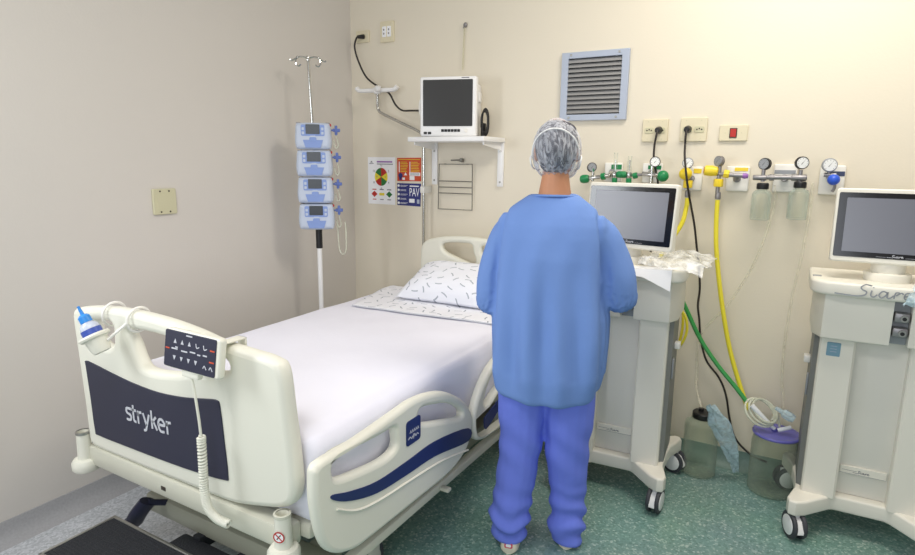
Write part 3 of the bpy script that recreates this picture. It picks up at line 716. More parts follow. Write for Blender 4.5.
# patterned sheet folded back across the head end
def fold(u, v):
    x = (0.555 - 0.145 * v) + (0.875 + 0.145 * v) * u
    yf = -0.70 + 0.07 * u
    y = yf + (-0.19 - yf) * v
    edge = min(x - 0.385, 1.435 - x)
    z = 0.7235 - 0.030 * max(0, 1 - edge / 0.07) ** 2 * 1.3 + 0.003 * noise.noise((x * 7, y * 7, 1)) + 0.003 + 0.004 * noise.noise((x * 3.1, y * 2.3, 4))
    return Vector((x, y, z))
mb = MB(); mb.grid(fold, 60, 30); mb.mi = 1
pts = [fold(u / 40, 0.0) + Vector((0, -0.002, -0.001)) for u in range(41)]; mb.tube(pts, 0.0011, 6)
fs = obj('folded_sheet', mb, [M['print'], M['hem']], origin=(0.91, -0.45, 0.72), angle=80)
md = fs.modifiers.new('t', 'SOLIDIFY'); md.thickness = 0.003; md.offset = 1
tag(fs, 'white sheet printed with grey dashes folded across the head end', 'sheet')
# pillow
def pillow_pt(u, v, side):
    a, b = 2 * u - 1, 2 * v - 1
    W, D, T = 0.30, 0.175, 0.078
    e = max(0, 1 - abs(a) ** 3.2) ** 0.55 * max(0, 1 - abs(b) ** 3.2) ** 0.55
    sx = 1 - 0.06 * (1 - abs(b)) * 0 - 0.05 * (b * b - 1) * -1
    x = a * W * (1 - 0.06 * (1 - b * b)); y = b * D * (1 - 0.08 * (1 - a * a))
    z = side * T * e * (1.25 if side > 0 else 0.75)
    z += 0.006 * noise.noise((a * 3, b * 3, side)) * e
    return Vector((x, y, z))
mb = MB()
n = 36
mb.grid(lambda u, v: pillow_pt(u, v, 1), n, n); mb.grid(lambda u, v: pillow_pt(v, u, -1), n, n)
Tp = Matrix.Translation((0.975, -0.318, 0.812)) @ Matrix.Rotation(math.radians(2), 4, 'Z') @ Matrix.Rotation(math.radians(22), 4, 'X')
mb.v = [Tp @ p for p in mb.v]
mb.v = [Vector((p.x, p.y, max(p.z, 0.7365))) for p in mb.v]
pl = obj('pillow', mb, M['print2'], origin=(0.975, -0.318, 0.7365), angle=80)
tag(pl, 'plump white pillow printed with grey dashes against the headboard', 'pillow')

# hand control hooked on the footboard bar, with its curly lead
hc = thing('bed_hand_control', 'dark faced bed control handset hooked on the footboard bar', 'remote control', (1.12, -2.06, 0.88))
Th = Matrix.Translation((1.118, -2.055, 0.94)) @ Matrix.Rotation(math.radians(3), 4, 'Z') @ Matrix.Rotation(math.radians(-8), 4, 'X') @ Matrix.Rotation(math.radians(1.5), 4, 'Y')
mb = MB(); mb.plate([rrect(-0.108, -0.057, 0.114, 0.057, 0.010)], 0.012, Th @ onY(0), 0.006, 2)
mb.box((1.16, -2.052, 0.9615), (1.195, -1.934, 0.9665), 0.002); mb.box((1.16, -1.940, 0.925), (1.195, -1.934, 0.9665), 0.002)
mb.box((-0.04, -0.008, -0.076), (0.03, 0.012, -0.055), 0.006, xf=Th)
sh = obj('handset_shell', mb, M['cream'], hc)
mb = MB(); mb.plate([rrect(-0.105, -0.053, 0.100, 0.053, 0.006)], 0.002, Th @ onY(-0.0125), 0.001, 1)
X = Th @ onY(-0.0148); mb.mi = 1
for k in range(3): mb.plate([[(-0.068 + k * .029, 0.018), (-0.056 + k * .029, 0.018), (-0.062 + k * .029, 0.031)]], 0.0003, X)
for k in range(4): mb.plate([[(-0.068 + k * .029, -0.018), (-0.056 + k * .029, -0.018), (-0.062 + k * .029, -0.031)]], 0.0003, X)
for k in range(2): mb.stroke([(0.022 + k * .03, 0.030), (0.026 + k * .03, 0.018), (0.036 + k * .03, 0.022)], 0.003, X, 0.0005, 3)
for k in range(2): mb.stroke([(0.055 + k * .024, -0.034), (0.06 + k * .024, -0.026), (0.068 + k * .024, -0.036)], 0.003, X, 0.0005, 3)
for a, b, c in ((-0.075, -0.05, 0.002), (-0.035, -0.01, 0.0), (0.0, 0.022, 0.003), (0.03, 0.042, 0.0), (-0.06, -0.05, 0.007), (0.052, 0.068, 0.002)): mb.stroke([(a, c), (b, c)], 0.004, X, 0.0005, 0)
mb.stroke([(-0.018, 0.046), (0.006, 0.046)], 0.004, X, 0.0005, 0)
mb.mi = 2
for a, b, c in ((-0.1, -0.084, 0.0), (0.078, 0.096, 0.02), (0.078, 0.096, -0.012)): mb.stroke([(a, c), (b, c)], 0.004, X, 0.0005, 0)
obj('keypad_face', mb, [M['navy'], M['logo'], M['orange']], sh)
mb = MB(); mb.tube([(1.112, -2.066, 0.872), (1.122, -2.066, 0.82), (1.128, -2.064, 0.75), (1.130, -2.062, 0.69)], 0.004, 8, 5)
hel = []; path = catmull([(1.130, -2.062, 0.69), (1.131, -2.064, 0.60), (1.132, -2.066, 0.52), (1.145, -2.066, 0.47), (1.175, -2.062, 0.445), (1.215, -2.056, 0.437)], 16)
for i in range(len(path) * 10 - 9):
    t = i / 10; k = min(int(t), len(path) - 2); p = path[k].lerp(path[k + 1], t - k); d = (path[k + 1] - path[k]).normalized(); a, b = frame(d, (0, 1, 0))
    ph = i / 10 * 2 * PI * 0.62; hel.append(p + (a * math.cos(ph) + b * math.sin(ph)) * 0.0095)
mb.tube(hel, 0.0042, 6); obj('curly_lead', mb, M['cream'], hc)
# bottle holder cup hung from the bar, and the bottle in it
Tb = Matrix.Translation((0.672, -2.075, 0.90)) @ Matrix.Rotation(math.radians(-27), 4, 'Y') @ Matrix.Rotation(math.radians(8), 4, 'X')
bh = thing('bottle_holder', 'white ring cup tied to the footboard bar, holding a dropper bottle', 'holder', (0.672, -2.075, 0.87))
mb = MB(); mb.lathe([(0.0, -0.032), (0.026, -0.032), (0.031, -0.015), (0.034, 0.012), (0.045, 0.016), (0.047, 0.022), (0.044, 0.028), (0.033, 0.028), (0.031, 0.0), (0.0, -0.004)], seg=28)
mb.v = [Tb @ p for p in mb.v]; obj('cup', mb, M['cream'], bh)
mb = MB()
for x, k in ((0.60, 0), (0.735, 1)):
    mb = MB(); mb.tube([(x + 0.004 * math.sin(a), -1.973 + 0.040 * math.cos(a), 0.962 + 0.040 * math.sin(a)) for a in [2 * PI * i / 24 for i in range(24)]], 0.0045, 8, closed=True)
    if k == 0: obj('tie_loop', mb, M['white'], bh)
mb.tube([(0.735, -2.013, 0.958), (0.71, -2.045, 0.925), (0.70, -2.06, 0.91)], 0.0045, 8, 4)
obj('tie_loop', mb, M['white'], bh)
dbt = thing('dropper_bottle', 'milky squeeze bottle with bright blue nozzle cap in the holder', 'bottle', (0.672, -2.075, 0.90))
mb = MB(); mb.lathe([(0.0, 0.0), (0.028, 0.0), (0.029, 0.004), (0.029, 0.05), (0.026, 0.062), (0.016, 0.072), (0.014, 0.078), (0, 0.078)], seg=24)
mb.v = [Tb @ p for p in mb.v]; obj('bottle_body', mb, M['bottle'], dbt)
mb = MB(); mb.lathe([(0.0305, 0.030), (0.0305, 0.048)], seg=24, cap=False); mb.v = [Tb @ p for p in mb.v]; obj('paper_band', mb, M['bottle_label'], dbt)
mb = MB(); mb.lathe([(0.0, 0.072), (0.018, 0.072), (0.018, 0.092), (0.012, 0.098), (0.006, 0.10), (0.004, 0.125), (0.005, 0.128), (0.0, 0.13)], seg=20)
mb.v = [Tb @ p for p in mb.v]; obj('nozzle_cap', mb, M['bluecap'], dbt)

# step stool at the foot of the bed
st = thing('step_stool', 'low step stool with black rubber tread and steel edging', 'step stool', (0.80, -2.17, 0))
zt = 0.22
Q = [(0.555, -2.26), (0.995, -2.26), (0.995, -2.02), (0.555, -2.02)]
mb = MB(); mb.plate([[(0.56, -2.262), (0.99, -2.262), (0.99, -2.025), (0.56, -2.025)]], 0.006, onZ(zt - 0.004), 0.0)
for i in range(20): mb.box((0.565, -2.256 + i * .0116, zt + 0.001), (0.985, -2.251 + i * .0116, zt + 0.0035))
obj('tread', mb, M['tread'], st)
mb = MB()
for a, b in zip(Q, Q[1:] + Q[:1]):
    lo = (min(a[0], b[0]) - 0.006, min(a[1], b[1]) - 0.006, zt - 0.03); hi = (max(a[0], b[0]) + 0.006, max(a[1], b[1]) + 0.006, zt + 0.005); mb.box(lo, hi, 0.003)
obj('edge_frame', mb, M['steel'], st)
for x in (0.575, 0.975):
    for y in (-2.24, -2.04):
        mb = MB(); mb.tube([(x, y, zt - 0.02), (x, y, 0.012)], 0.011, 12); mb.cyl((x, y, 0), (x, y, 0.02), 0.014, seg=14); obj('leg', mb, M['steel'], st)

# ================================================================== things on the walls
def socket_plate(label, x0, z0, x1, z1, kind, group=None, name='wall_outlet', cat='outlet'):
    t = thing(name, label, cat, ((x0 + x1) / 2, 0, z0), group)
    mb = MB(); mb.plate([rrect(x0, z0, x1, z1, 0.006)], 0.006, onY(-0.006), 0.003, 2)
    cx, cz = (x0 + x1) / 2, (z0 + z1) / 2; w_, h_ = x1 - x0, z1 - z0
    mb.mi = 1
    for sx in (-1, 1):
        for sz in ((-1, 1) if kind != 'switch' else (0,)): mb.cyl((cx + sx * w_ * .28, -0.011, cz + sz * h_ * .38), (cx + sx * w_ * .28, -0.0128, cz + sz * h_ * .38), 0.0025, seg=10)
    obj('cover_plate', mb, [M['beige'], M['beige2']], t)
    if kind == 'double':
        for sx in (-1, 1):
            c = cx + sx * w_ * .22
            mb = MB(); mb.plate([rrect(c - .022, cz - .014, c + .022, cz + .014, 0.008)], 0.002, onY(-0.013), 0.001, 1)
            mb.mi = 1
            for k in (-1, 0, 1): mb.plate([ngon(c + k * .0105, cz + (0.004 if k == 0 else 0), 0.0035, 12)], 0.0006, onY(-0.0155))
            obj('socket', mb, [M['beige2'], M['dark']], t)
    if kind == 'quad':
        for sx in (-1, 1):
            c = cx + sx * w_ * .18
            mb = MB(); mb.plate([rrect(c - .014, cz - .030, c + .014, cz + .030, 0.004)], 0.003, onY(-0.013), 0.002, 1); mb.mi = 1
            mb.plate([rrect(c - .003, cz + .006, c + .003, cz + .016, .001)], 0.0006, onY(-0.0165)); mb.plate([rrect(c - .003, cz - .016, c + .003, cz - .006, .001)], 0.0006, onY(-0.0165))
            obj('socket', mb, [M['paper'], M['dark']], t)
    if kind == 'single':
        mb = MB(); mb.plate([rrect(cx - .022, cz - .014, cx + .022, cz + .014, 0.008)], 0.002, onY(-0.013), 0.001, 1); obj('socket', mb, M['beige2'], t)
    if kind == 'switch':
        mb = MB(); mb.plate([rrect(cx - .016, cz - .022, cx + .016, cz + .022, 0.003)], 0.003, onY(-0.0125), 0.0015, 1); mb.mi = 1
        mb.plate([rrect(cx - .012, cz - .018, cx + .012, cz + .018, 0.002)], 0.003, onY(-0.0142), 0.001, 1)
        obj('rocker', mb, [M['dark'], M['red']], t, label='lit red rocker switch')
    return t
socket_plate('small beige outlet nearest the room corner with a black plug in it', 0.051, 2.18, 0.15, 2.25, 'single')
socket_plate('beige four slot outlet beside the small corner outlet, nothing plugged in', 0.236, 2.168, 0.335, 2.287, 'quad')
socket_plate('beige double socket right of the louvred grille, black plug on its right side', 1.829, 1.577, 1.95, 1.685, 'double')
socket_plate('beige double socket in the middle, black plug on its left side', 2.006, 1.578, 2.126, 1.688, 'double')
socket_plate('small beige wall plate with a red rocker switch', 2.18, 1.579, 2.30, 1.651, 'switch', name='wall_switch', cat='switch')
# blank plate on the left wall
t = thing('blank_wall_plate', 'square beige blank cover plate on the left wall', 'wall plate', (0, -1.355, 1.218))
mb = MB(); mb.plate([rrect(-1.413, 1.219, -1.297, 1.336, 0.006)], 0.006, onXp(0.006), 0.003, 2)
mb.plate([rrect(-1.395, 1.245, -1.315, 1.31, 0.004)], 0.001, onXp(0.012), 0.0, 1); mb.mi = 1
for a in (-1.378, -1.333):
    for b in (1.325, 1.231): mb.cyl((0.012, a, b), (0.0135, a, b), 0.004, seg=10)
obj('cover_plate', mb, [M['beige2'], M['dark']], t)

# monitor lead
t = thing('power_cord', 'black power cord from the corner outlet to the patient monitor', 'cord', (0.2, -0.02, 1.9))
mb = MB(); mb.tube([(0.095, -0.045, 2.205), (0.085, -0.05, 2.200), (0.070, -0.05, 2.15), (0.092, -0.045, 2.07), (0.15, -0.04, 1.97), (0.25, -0.04, 1.905), (0.32, -0.04, 1.868), (0.37, -0.045, 1.80), (0.43, -0.06, 1.765), (0.52, -0.10, 1.758), (0.66, -0.13, 1.752)], 0.0055, 8, 6)
obj('lead', mb, M['cord'], t)
mb = MB(); mb.cyl((0.115, -0.014, 2.213), (0.098, -0.055, 2.206), 0.014, 0.010, 14, 0.003); obj('plug', mb, M['black'], t)

# swivelling chrome drip arm beside the shelf
t = thing('drip_pole', 'bent chrome drip pole with white hook head left of the shelf', 'pole', (0.588, -0.07, 0.66))
mb = MB(); mb.tube([(0.588, -0.07, 0.68), (0.588, -0.07, 1.5), (0.586, -0.07, 1.60), (0.57, -0.07, 1.63), (0.53, -0.07, 1.652), (0.38, -0.07, 1.712), (0.285, -0.07, 1.752), (0.262, -0.07, 1.772), (0.256, -0.07, 1.80), (0.254, -0.07, 1.875)], 0.009, 12, 6)
obj('pole', mb, M['chrome'], t)
mb = MB(); mb.cyl((0.254, -0.07, 1.865), (0.254, -0.07, 1.895), 0.022, seg=16, bev=0.005)
for a in (0.3, PI / 2 + .3, PI + .3, -PI / 2 + .3):
    d = Vector((math.cos(a) * 1.1, math.sin(a) * 0.34, 0)); p = Vector((0.250, -0.07, 1.886))
    mb.tube([p, p + d * 0.07, p + d * 0.115 + Vector((0, 0, 0.002)), p + d * 0.135 + Vector((0, 0, 0.018))], 0.017, 10, 4, flat=0.8)
obj('hook_head', mb, M['white2'], t)
mb = MB(); mb.box((0.572, -0.088, 1.285), (0.604, -0.002, 1.325), 0.006); obj('wall_clamp', mb, M['white'], t)

# shelf and patient monitor
t = thing('wall_shelf', 'white wall shelf on two brackets under the patient monitor', 'shelf', (0.84, 0, 1.33))
mb = MB(); mb.box((0.605, -0.26, 1.577), (1.083, 0, 1.603), 0.004); obj('shelf_board', mb, M['white2'], t)
for x in (0.625, 1.06):
    mb = MB(); mb.box((x - 0.019, -0.012, 1.335), (x + 0.019, 0, 1.577), 0.003)
    mb.rings([[Vector((x + d, y, z)) for y, z in ((-0.012, 1.577), (-0.22, 1.577), (-0.22, 1.56), (-0.012, 1.535))] for d in (-0.004, 0.004)])
    mb.mi = 1
    for z in (1.36, 1.53): mb.cyl((x, -0.012, z), (x, -0.0145, z), 0.006, seg=12)
    obj('bracket', mb, [M['white2'], M['steel']], t)
mt_ = thing('patient_monitor', 'white patient monitor with a dark blank screen on the wall shelf', 'monitor', (0.87, -0.17, 1.6035))
mb = MB(); mb.box((0.703, -0.255, 1.6045), (1.045, -0.205, 1.898), 0.012, 3); mb.box((0.722, -0.215, 1.612), (1.028, -0.05, 1.875), 0.015, 3)
mb.box((1.028, -0.16, 1.78), (1.04, -0.10, 1.83), 0.004)
cs = obj('casing', mb, M['white2'], mt_)
mb = MB(); mb.plate([rrect(0.724, 1.655, 1.022, 1.882, 0.004)], 0.0015, onY(-0.2562), 0.0005, 1); obj('screen', mb, M['screen_dark'], mt_)
mb = MB()
for k in range(6): mb.plate([rrect(0.835 + k * .0195, 1.627, 0.852 + k * .0195, 1.640, 0.002)], 0.0012, onY(-0.2565), 0.0005, 1)
pb = MB()
for k in range(2): pb.plate([rrect(0.728 + k * .026, 1.615, 0.748 + k * .026, 1.627, 0.002)], 0.0012, onY(-0.2565), 0.0005, 1)
obj('power_buttons', pb, M['black'], mt_)
obj('button_row', mb, M['black'], mt_)
mb = MB(); mb.plate([ngon(0.985, 1.633, 0.010, 20)], 0.0025, onY(-0.257), 0.001, 1); obj('dial', mb, M['white'], mt_)
mb = MB(); mb.stroke([(0.955, 1.890), (1.0, 1.890)], 0.004, onY(-0.2556), 0.0006, 0); obj('badge', mb, M['grey_ink'], mt_)
mb = MB(); mb.tube([(0.708, -0.235, 1.70), (0.696, -0.235, 1.73), (0.696, -0.235, 1.77), (0.708, -0.235, 1.80)], 0.005, 8, 5); obj('side_latch', mb, M['white'], mt_)
mt_.rotation_euler = (0, 0, math.radians(16)); mt_.location = (0.820, -0.15, 1.6035); mt_.scale = (0.92, 1, 1.06)
t = MB()
for k in range(3):
    r = 0.050 - k * .008
    t.tube([(1.058 + 0.004 * k + 0.020 * math.cos(a), -0.06 - 0.012 * k, 1.665 + (r + .012) * math.sin(a) + (0.02 if math.sin(a) > 0 else 0) + 0.01) for a in [2 * PI * i / 20 for i in range(20)]], 0.0055, 8, closed=True)
t.box((1.044, -0.09, 1.6035), (1.062, -0.05, 1.68), 0.006)
o = obj('coiled_lead', t, M['black'], origin=(1.05, -0.06, 1.6035)); o.location.x -= 0.072; tag(o, 'black sensor lead coiled on the shelf right of the patient monitor', 'cable')

# posters
t = MB(); Y = onY(-0.0018); t.plate([[(0.118, 1.199), (0.328, 1.199), (0.332, 1.492), (0.119, 1.492)]], 0.0008, onY(-0.0009))
def wedge(cx, cz, rx, rz, a0, a1, n=8): return [(cx, cz)] + [(cx + rx * math.cos(math.radians(a0 + (a1 - a0) * i / n)), cz + rz * math.sin(math.radians(a0 + (a1 - a0) * i / n))) for i in range(n + 1)]
cx, cz, rx, rz = 0.223, 1.370, 0.050, 0.056
for a0, a1, mi in ((28, 90, 1), (90, 152, 2), (152, 208, 3), (208, 270, 1), (270, 332, 2), (332, 388, 3)): t.mi = mi; t.plate([wedge(cx, cz, rx, rz, a0, a1)], 0.0004, Y)
t.mi = 4
for a, s_ in ((90, '12'), (30, '2'), (-30, '4'), (-90, '6'), (210, '8'), (150, '10')):
    t.text(s_, 0.020, onY(-0.002) @ Matrix.Translation((cx + 0.066 * math.cos(math.radians(a)), cz + 0.072 * math.sin(math.radians(a)), 0)), 0.0003)
t.text('D', 0.014, onY(-0.0026) @ Matrix.Translation((cx - .033, cz, 0)), 0.0003); t.text('E', 0.014, onY(-0.0026) @ Matrix.Translation((cx + .033, cz, 0)), 0.0003)
for xx, mi in ((0.168, 1), (0.226, 3), (0.284, 2)):
    t.mi = mi; t.plate([[(xx - .024, 1.262), (xx, 1.242), (xx + .024, 1.262), (xx, 1.282)] if mi != 3 else rrect(xx - .02, 1.254, xx + .02, 1.270, .002)], 0.0004, Y)
    t.mi = 1 if mi == 1 else 4; t.plate([rrect(xx - .016, 1.288, xx + .016, 1.294, .001)], 0.0003, Y); t.plate([rrect(xx - .014, 1.226, xx + .014, 1.231, .001)], 0.0003, Y)
t.mi = 5; t.plate([rrect(0.19, 1.459, 0.31, 1.468, .001)], 0.0003, Y); t.mi = 4; t.plate([rrect(0.19, 1.447, 0.315, 1.452, .001)], 0.0003, Y); t.plate([rrect(0.13, 1.45, 0.165, 1.454, .001)], 0.0003, Y)
t.plate([[(0.138, 1.458), (0.158, 1.458), (0.148, 1.47)]], 0.0003, Y)
o = obj('clock_chart_poster', t, [M['paper'], M['red'], M['green_ink'], M['yellow_ink'], M['grey_ink'], M['lilac']], origin=(0.223, -0.001, 1.2)); tag(o, 'white poster with a red, green and yellow clock wheel', 'poster')
t = MB(); t.plate([[(0.347, 1.348), (0.524, 1.350), (0.524, 1.491), (0.347, 1.488)]], 0.0008, onY(-0.0009)); t.mi = 1
t.plate([rrect(0.355, 1.478, 0.515, 1.481, .0005)], 0.0003, Y)
for k in range(7):
    for a, b in ((0.372, 0.428), (0.449, 0.515)): t.plate([rrect(a, 1.405 + k * .0095, b - random.random() * .02, 1.408 + k * .0095, .0005)], 0.0003, Y)
t.mi = 2; t.plate([rrect(0.360, 1.402, 0.366, 1.466, .001)], 0.0003, Y); t.plate([rrect(0.440, 1.402, 0.445, 1.466, .001)], 0.0003, Y)
t.plate([rrect(0.438, 1.382, 0.518, 1.402, .001)], 0.0003, Y); t.plate([rrect(0.440, 1.356, 0.476, 1.380, .001)], 0.0003, Y); t.plate([rrect(0.386, 1.356, 0.405, 1.370, .001)], 0.0003, Y); t.plate([[(0.398, 1.384), (0.422, 1.384), (0.41, 1.402)]], 0.0003, Y)
t.mi = 3; t.plate([ngon(0.372, 1.382, .016, 16)], 0.0003, Y); t.plate([rrect(0.362, 1.355, 0.38, 1.37, .002)], 0.0003, Y)
t.mi = 4
for k in range(3): t.plate([rrect(0.445, 1.386 + k * .005, 0.512, 1.388 + k * .005, .0004)], 0.0003, onY(-0.0022))
o = obj('notice', t, [M['orange'], M['yellow_ink'], M['paper'], M['blue_ink'], M['grey_ink']], origin=(0.435, -0.001, 1.35)); tag(o, 'orange notice above the blue PAV sign', 'notice')
t = MB(); t.plate([[(0.346, 1.199), (0.519, 1.197), (0.523, 1.336), (0.346, 1.335)]], 0.0008, onY(-0.0009)); t.mi = 1
for k in range(5):
    z = 1.320 - k * .0265; t.plate([ngon(0.357, z, .008, 14)], 0.0003, Y); t.plate([rrect(0.370, z + .001, 0.425 - (k % 2) * .012, z + .003, .0004)], 0.0003, Y); t.plate([rrect(0.370, z - .005, 0.415, z - .003, .0004)], 0.0003, Y)
t.text('PAV', 0.072, onY(-0.0018) @ Matrix.Translation((0.474, 1.280, 0)), 0.0003, width=0.072)
t.plate([rrect(0.440, 1.316, 0.508, 1.323, .001)], 0.0003, Y); t.plate([rrect(0.436, 1.218, 0.476, 1.242, .001)], 0.0003, Y)
t.mi = 2; t.plate([rrect(0.494, 1.214, 0.512, 1.24, .002)], 0.0003, Y)
o = obj('notice', t, [M['blue_ink'], M['paper'], M['grille']], origin=(0.435, -0.001, 1.2)); tag(o, 'dark blue notice reading PAV below the orange notice', 'notice')

# wire chart holder under the shelf
t = MB(); y = -0.02
t.tube([(0.664, y, 1.455), (0.887, y, 1.457), (0.889, y, 1.195), (0.658, y, 1.192)], 0.0035, 8, closed=True)
for z in (1.357, 1.322, 1.287): t.tube([(0.663, y, z), (0.888, y, z + 0.001)], 0.003, 8)
for x in (0.70, 0.85): t.tube([(x, y, 1.456), (x, 0.0, 1.456)], 0.003, 8)
t.tube([(0.745, y, 1.478), (0.80, y, 1.480)], 0.004, 8); t.box((0.805, -0.028, 1.468), (0.822, -0.0, 1.490), 0.003)
o = obj('hanging_chart_frame', t, M['rack_grey'], origin=(0.775, -0.02, 1.19)); tag(o, 'thin grey wire chart rack on the wall under the shelf', 'rack')

# louvred grille
t = thing('ventilation_grille', 'pale blue framed ventilation grille with grey louvres', 'vent', (1.575, 0, 1.685))
x0, x1, z0, z1 = 1.40, 1.746, 1.686, 2.022
mb = MB(); mb.plate([[(x0, z0), (x1, z0), (x1, z1), (x0, z1)], [(x0 + .036, z0 + .030), (x0 + .036, z1 - .030), (x1 - .036, z1 - .030), (x1 - .036, z0 + .030)]], 0.010, onY(-0.010), 0.003, 1)
fr = obj('frame', mb, M['grille'], t)
mb = MB(); mb.plate([[(x0 + .03, z0 + .024), (x1 - .03, z0 + .024), (x1 - .03, z1 - .024), (x0 + .03, z1 - .024)]], 0.0008, onY(-0.0015)); obj('duct_backing', mb, M['duct'], t)
mb = MB(); n = 12
for k in range(n):
    z = z0 + .036 + k * (z1 - z0 - .066) / n
    mb.rings([[Vector((x, yy, zz)) for yy, zz in ((-0.019, z), (-0.017, z - .001), (-0.004, z + .017), (-0.005, z + .019))] for x in (x0 + .034, x1 - .034)])
obj('louvres', mb, M['louver'], t)
for x in (x0 + .05, x1 - .05):
    for z in (z0 + .014, z1 - .014):
        mb = MB(); mb.cyl((x, -0.02, z), (x, -0.0225, z), 0.006, seg=12, bev=.001); obj('screw', mb, M['steel'], t)

# hook with a thin chain above the monitor
t = MB(); t.ball((0.822, -0.006, 2.215), (0.012, 0.012, 0.014), 12, 8); t.tube([(0.822, -0.01, 2.215), (0.822, -0.022, 2.205), (0.818, -0.022, 2.195)], 0.003, 8, 4); t.mi = 1
for k in range(15):
    z = 2.19 - k * 0.0145; dx = -0.0006 * k
    t.tube([(0.819 + dx + (0.004 * math.cos(a) if k % 2 else 0.0008), -0.012 + (0.004 * math.cos(a) if k % 2 == 0 else 0.0), z + 0.0095 * math.sin(a)) for a in [2 * PI * i / 10 for i in range(10)]], 0.0013, 5, closed=True)
o = obj('hanging_chain', t, [M['dull'], M['beige2']], origin=(0.82, 0, 1.98)); tag(o, 'thin chain hanging from a hook above the patient monitor', 'chain')

# ------------------------------------------------------------------ infusion pumps on their stand
iv = thing('drip_stand', 'chrome and white drip stand with double hooks in the corner', 'drip stand', (0.215, -0.55, 0))
px, py = 0.215, -0.57
mb = MB(); mb.tube([(px, py, 1.05), (px - .004, py, 1.2), (px - .022, py - .016, 2.005)], 0.008, 12); obj('upper_pole', mb, M['chrome'], iv)
mb = MB(); mb.tube([(px, py, 0.12), (px, py, 1.0)], 0.0135, 14); obj('lower_pole', mb, M['white2'], iv)
mb = MB(); mb.tube([(px, py, 0.985), (px, py, 1.10)], 0.018, 14); obj('height_grip', mb, M['black'], iv)
mb = MB(); D = Vector((0.75, 0.66, 0)); p = Vector((px - .022, py - .016, 2.0))
for s in (-1, 1):
    d = D * s
    mb.tube([p, p + d * .03 + Vector((0, 0, .008)), p + d * .055 + Vector((0, 0, .002)), p + d * .065 + Vector((0, 0, -.022)), p + d * .053 + Vector((0, 0, -.040)), p + d * .038 + Vector((0, 0, -.032))], 0.0042, 8, 5)
    mb.ball(p + d * .055 + Vector((0, 0, .004)), 0.008, 10, 8); mb.tube([p + d * .06, p + d * .085 + Vector((0, 0, -.014)), p + d * .092 + Vector((0, 0, -.008))], 0.004, 8, 3)
mb.cyl((px - .022, py - .016, 1.985), (px - .022, py - .016, 2.012), 0.011, seg=12, bev=.002); obj('hooks', mb, M['chrome'], iv)
mb = MB(); mb.cyl((px, py, 0.09), (px, py, 0.13), 0.03, seg=18, bev=.004)
ang = [90, 162, 234, 306, 18]
for a in ang:
    d = Vector((math.cos(math.radians(a)), math.sin(math.radians(a)), 0)); mb.tube([Vector((px, py, 0.105)), Vector((px, py, 0.09)) + d * .17], 0.012, 10)
obj('star_base', mb, M['white2'], iv)
for a in ang:
    d = Vector((math.cos(math.radians(a)), math.sin(math.radians(a)), 0)); q = Vector((px, py, 0)) + d * .165
    mb = MB(); mb.cyl(q + Vector((-0.01, 0, 0.028)), q + Vector((0.01, 0, 0.028)), 0.028, seg=18, bev=.004); mb.tube([q + Vector((0, 0, .05)), q + Vector((0, 0, .09))], 0.006, 8); obj('castor', mb, M['rubber'], iv)
def pump(label):
    t = thing('infusion_pump', label, 'infusion pump', (0, 0, 0), 'infusion pumps stacked on the drip stand')
    # local: front -y
    mb = MB(); out = smooth2([(-.100, .012), (-.106, .045), (-.103, .09), (-.098, .128), (-.080, .137), (0, .139), (.080, .137), (.098, .128), (.103, .09), (.106, .045), (.100, .012), (.085, .003), (0, .0), (-.085, .003)], 4)
    mb.plate([out], 0.052, onY(0.0), 0.022, 4)
    cs = obj('casing', mb, M['pump'], t)
    mb = MB(); mb.plate([rrect(-.068, .070, .068, .128, .008)], 0.0015, onY(-0.0522), .0007, 1); mb.mi = 1
    for sx in (-1, 1):
        for k in range(2): mb.plate([rrect(sx * .056 - .007, .078 + k * .022, sx * .056 + .007, .092 + k * .022, .003)], .0015, onY(-.0535), .0006, 1)
    mb.plate([rrect(-.016, .058, .016, .072, .004)], .0015, onY(-.0528), .0006, 1)
    obj('keypad', mb, [M['pump_blue'], M['pump']], t)
    mb = MB(); mb.plate([rrect(-.040, .080, .040, .130, .003)], .0015, onY(-.0545), .0006, 1); obj('display', mb, M['pump_screen'], t)
    mb = MB(); mb.plate([[(-.058, .050), (.058, .050), (.044, .010), (-.044, .010)]], .002, onY(-.0530), .001, 1)
    mb.plate([rrect(-.020, .042, .020, .064, .008)], .002, onY(-.0545), .001, 1); obj('pump_door', mb, M['pump_blue'], t)
    for sx in (-1, 1): mb = MB(); mb.box((sx * .085 - .012, -.03, .134), (sx * .085 + .012, .02, .1405), .002); obj('stack_foot', mb, M['dull'], t)
    mb = MB(); mb.box((.104, -.01, .098), (.128, .01, .108), .003)
    mb.box((.124, -.010, .078), (.140, .012, .128), .004); mb.box((.112, -.008, .094), (.156, .010, .112), .004); obj('clamp_knob', mb, M['pump_knob'], t)
    mb = MB(); mb.tube([(.130, 0, .08), (.138, 0, .05), (.143, 0, .025), (.132, 0, .010), (.122, 0, .02), (.116, 0, .05)], 0.0035, 8, 5); obj('drip_line', mb, M['tube2'], t)
    mb = MB(); mb.ball((.096, -.01, .128), (.010, .012, .009), 12, 8); obj('alarm_light', mb, M['red'], t)
    return t
names = ['blue and grey infusion pump, topmost of the four on the drip stand', 'blue and grey infusion pump, second from the top on the drip stand',
         'blue and grey infusion pump, third from the top on the drip stand', 'blue and grey infusion pump, lowest of the four on the drip stand']
p0 = pump(names[3]); rz = math.radians(38)
pz = [1.525, 1.3835, 1.242, 1.1005]
off = Vector((math.sin(rz), -math.cos(rz), 0)) * 0.072
for i in range(4):
    loc = Vector((px - .002 * (3 - i), py, pz[i])) + off
    o = p0 if i == 3 else dup(p0, loc, names[i]); o.location = loc; o.rotation_euler = (0, 0, rz); o.scale = (0.89, 1, 1)
mb = MB(); q = Vector((px, py, 0)) + off + Vector((math.cos(rz), math.sin(rz), 0)) * .13
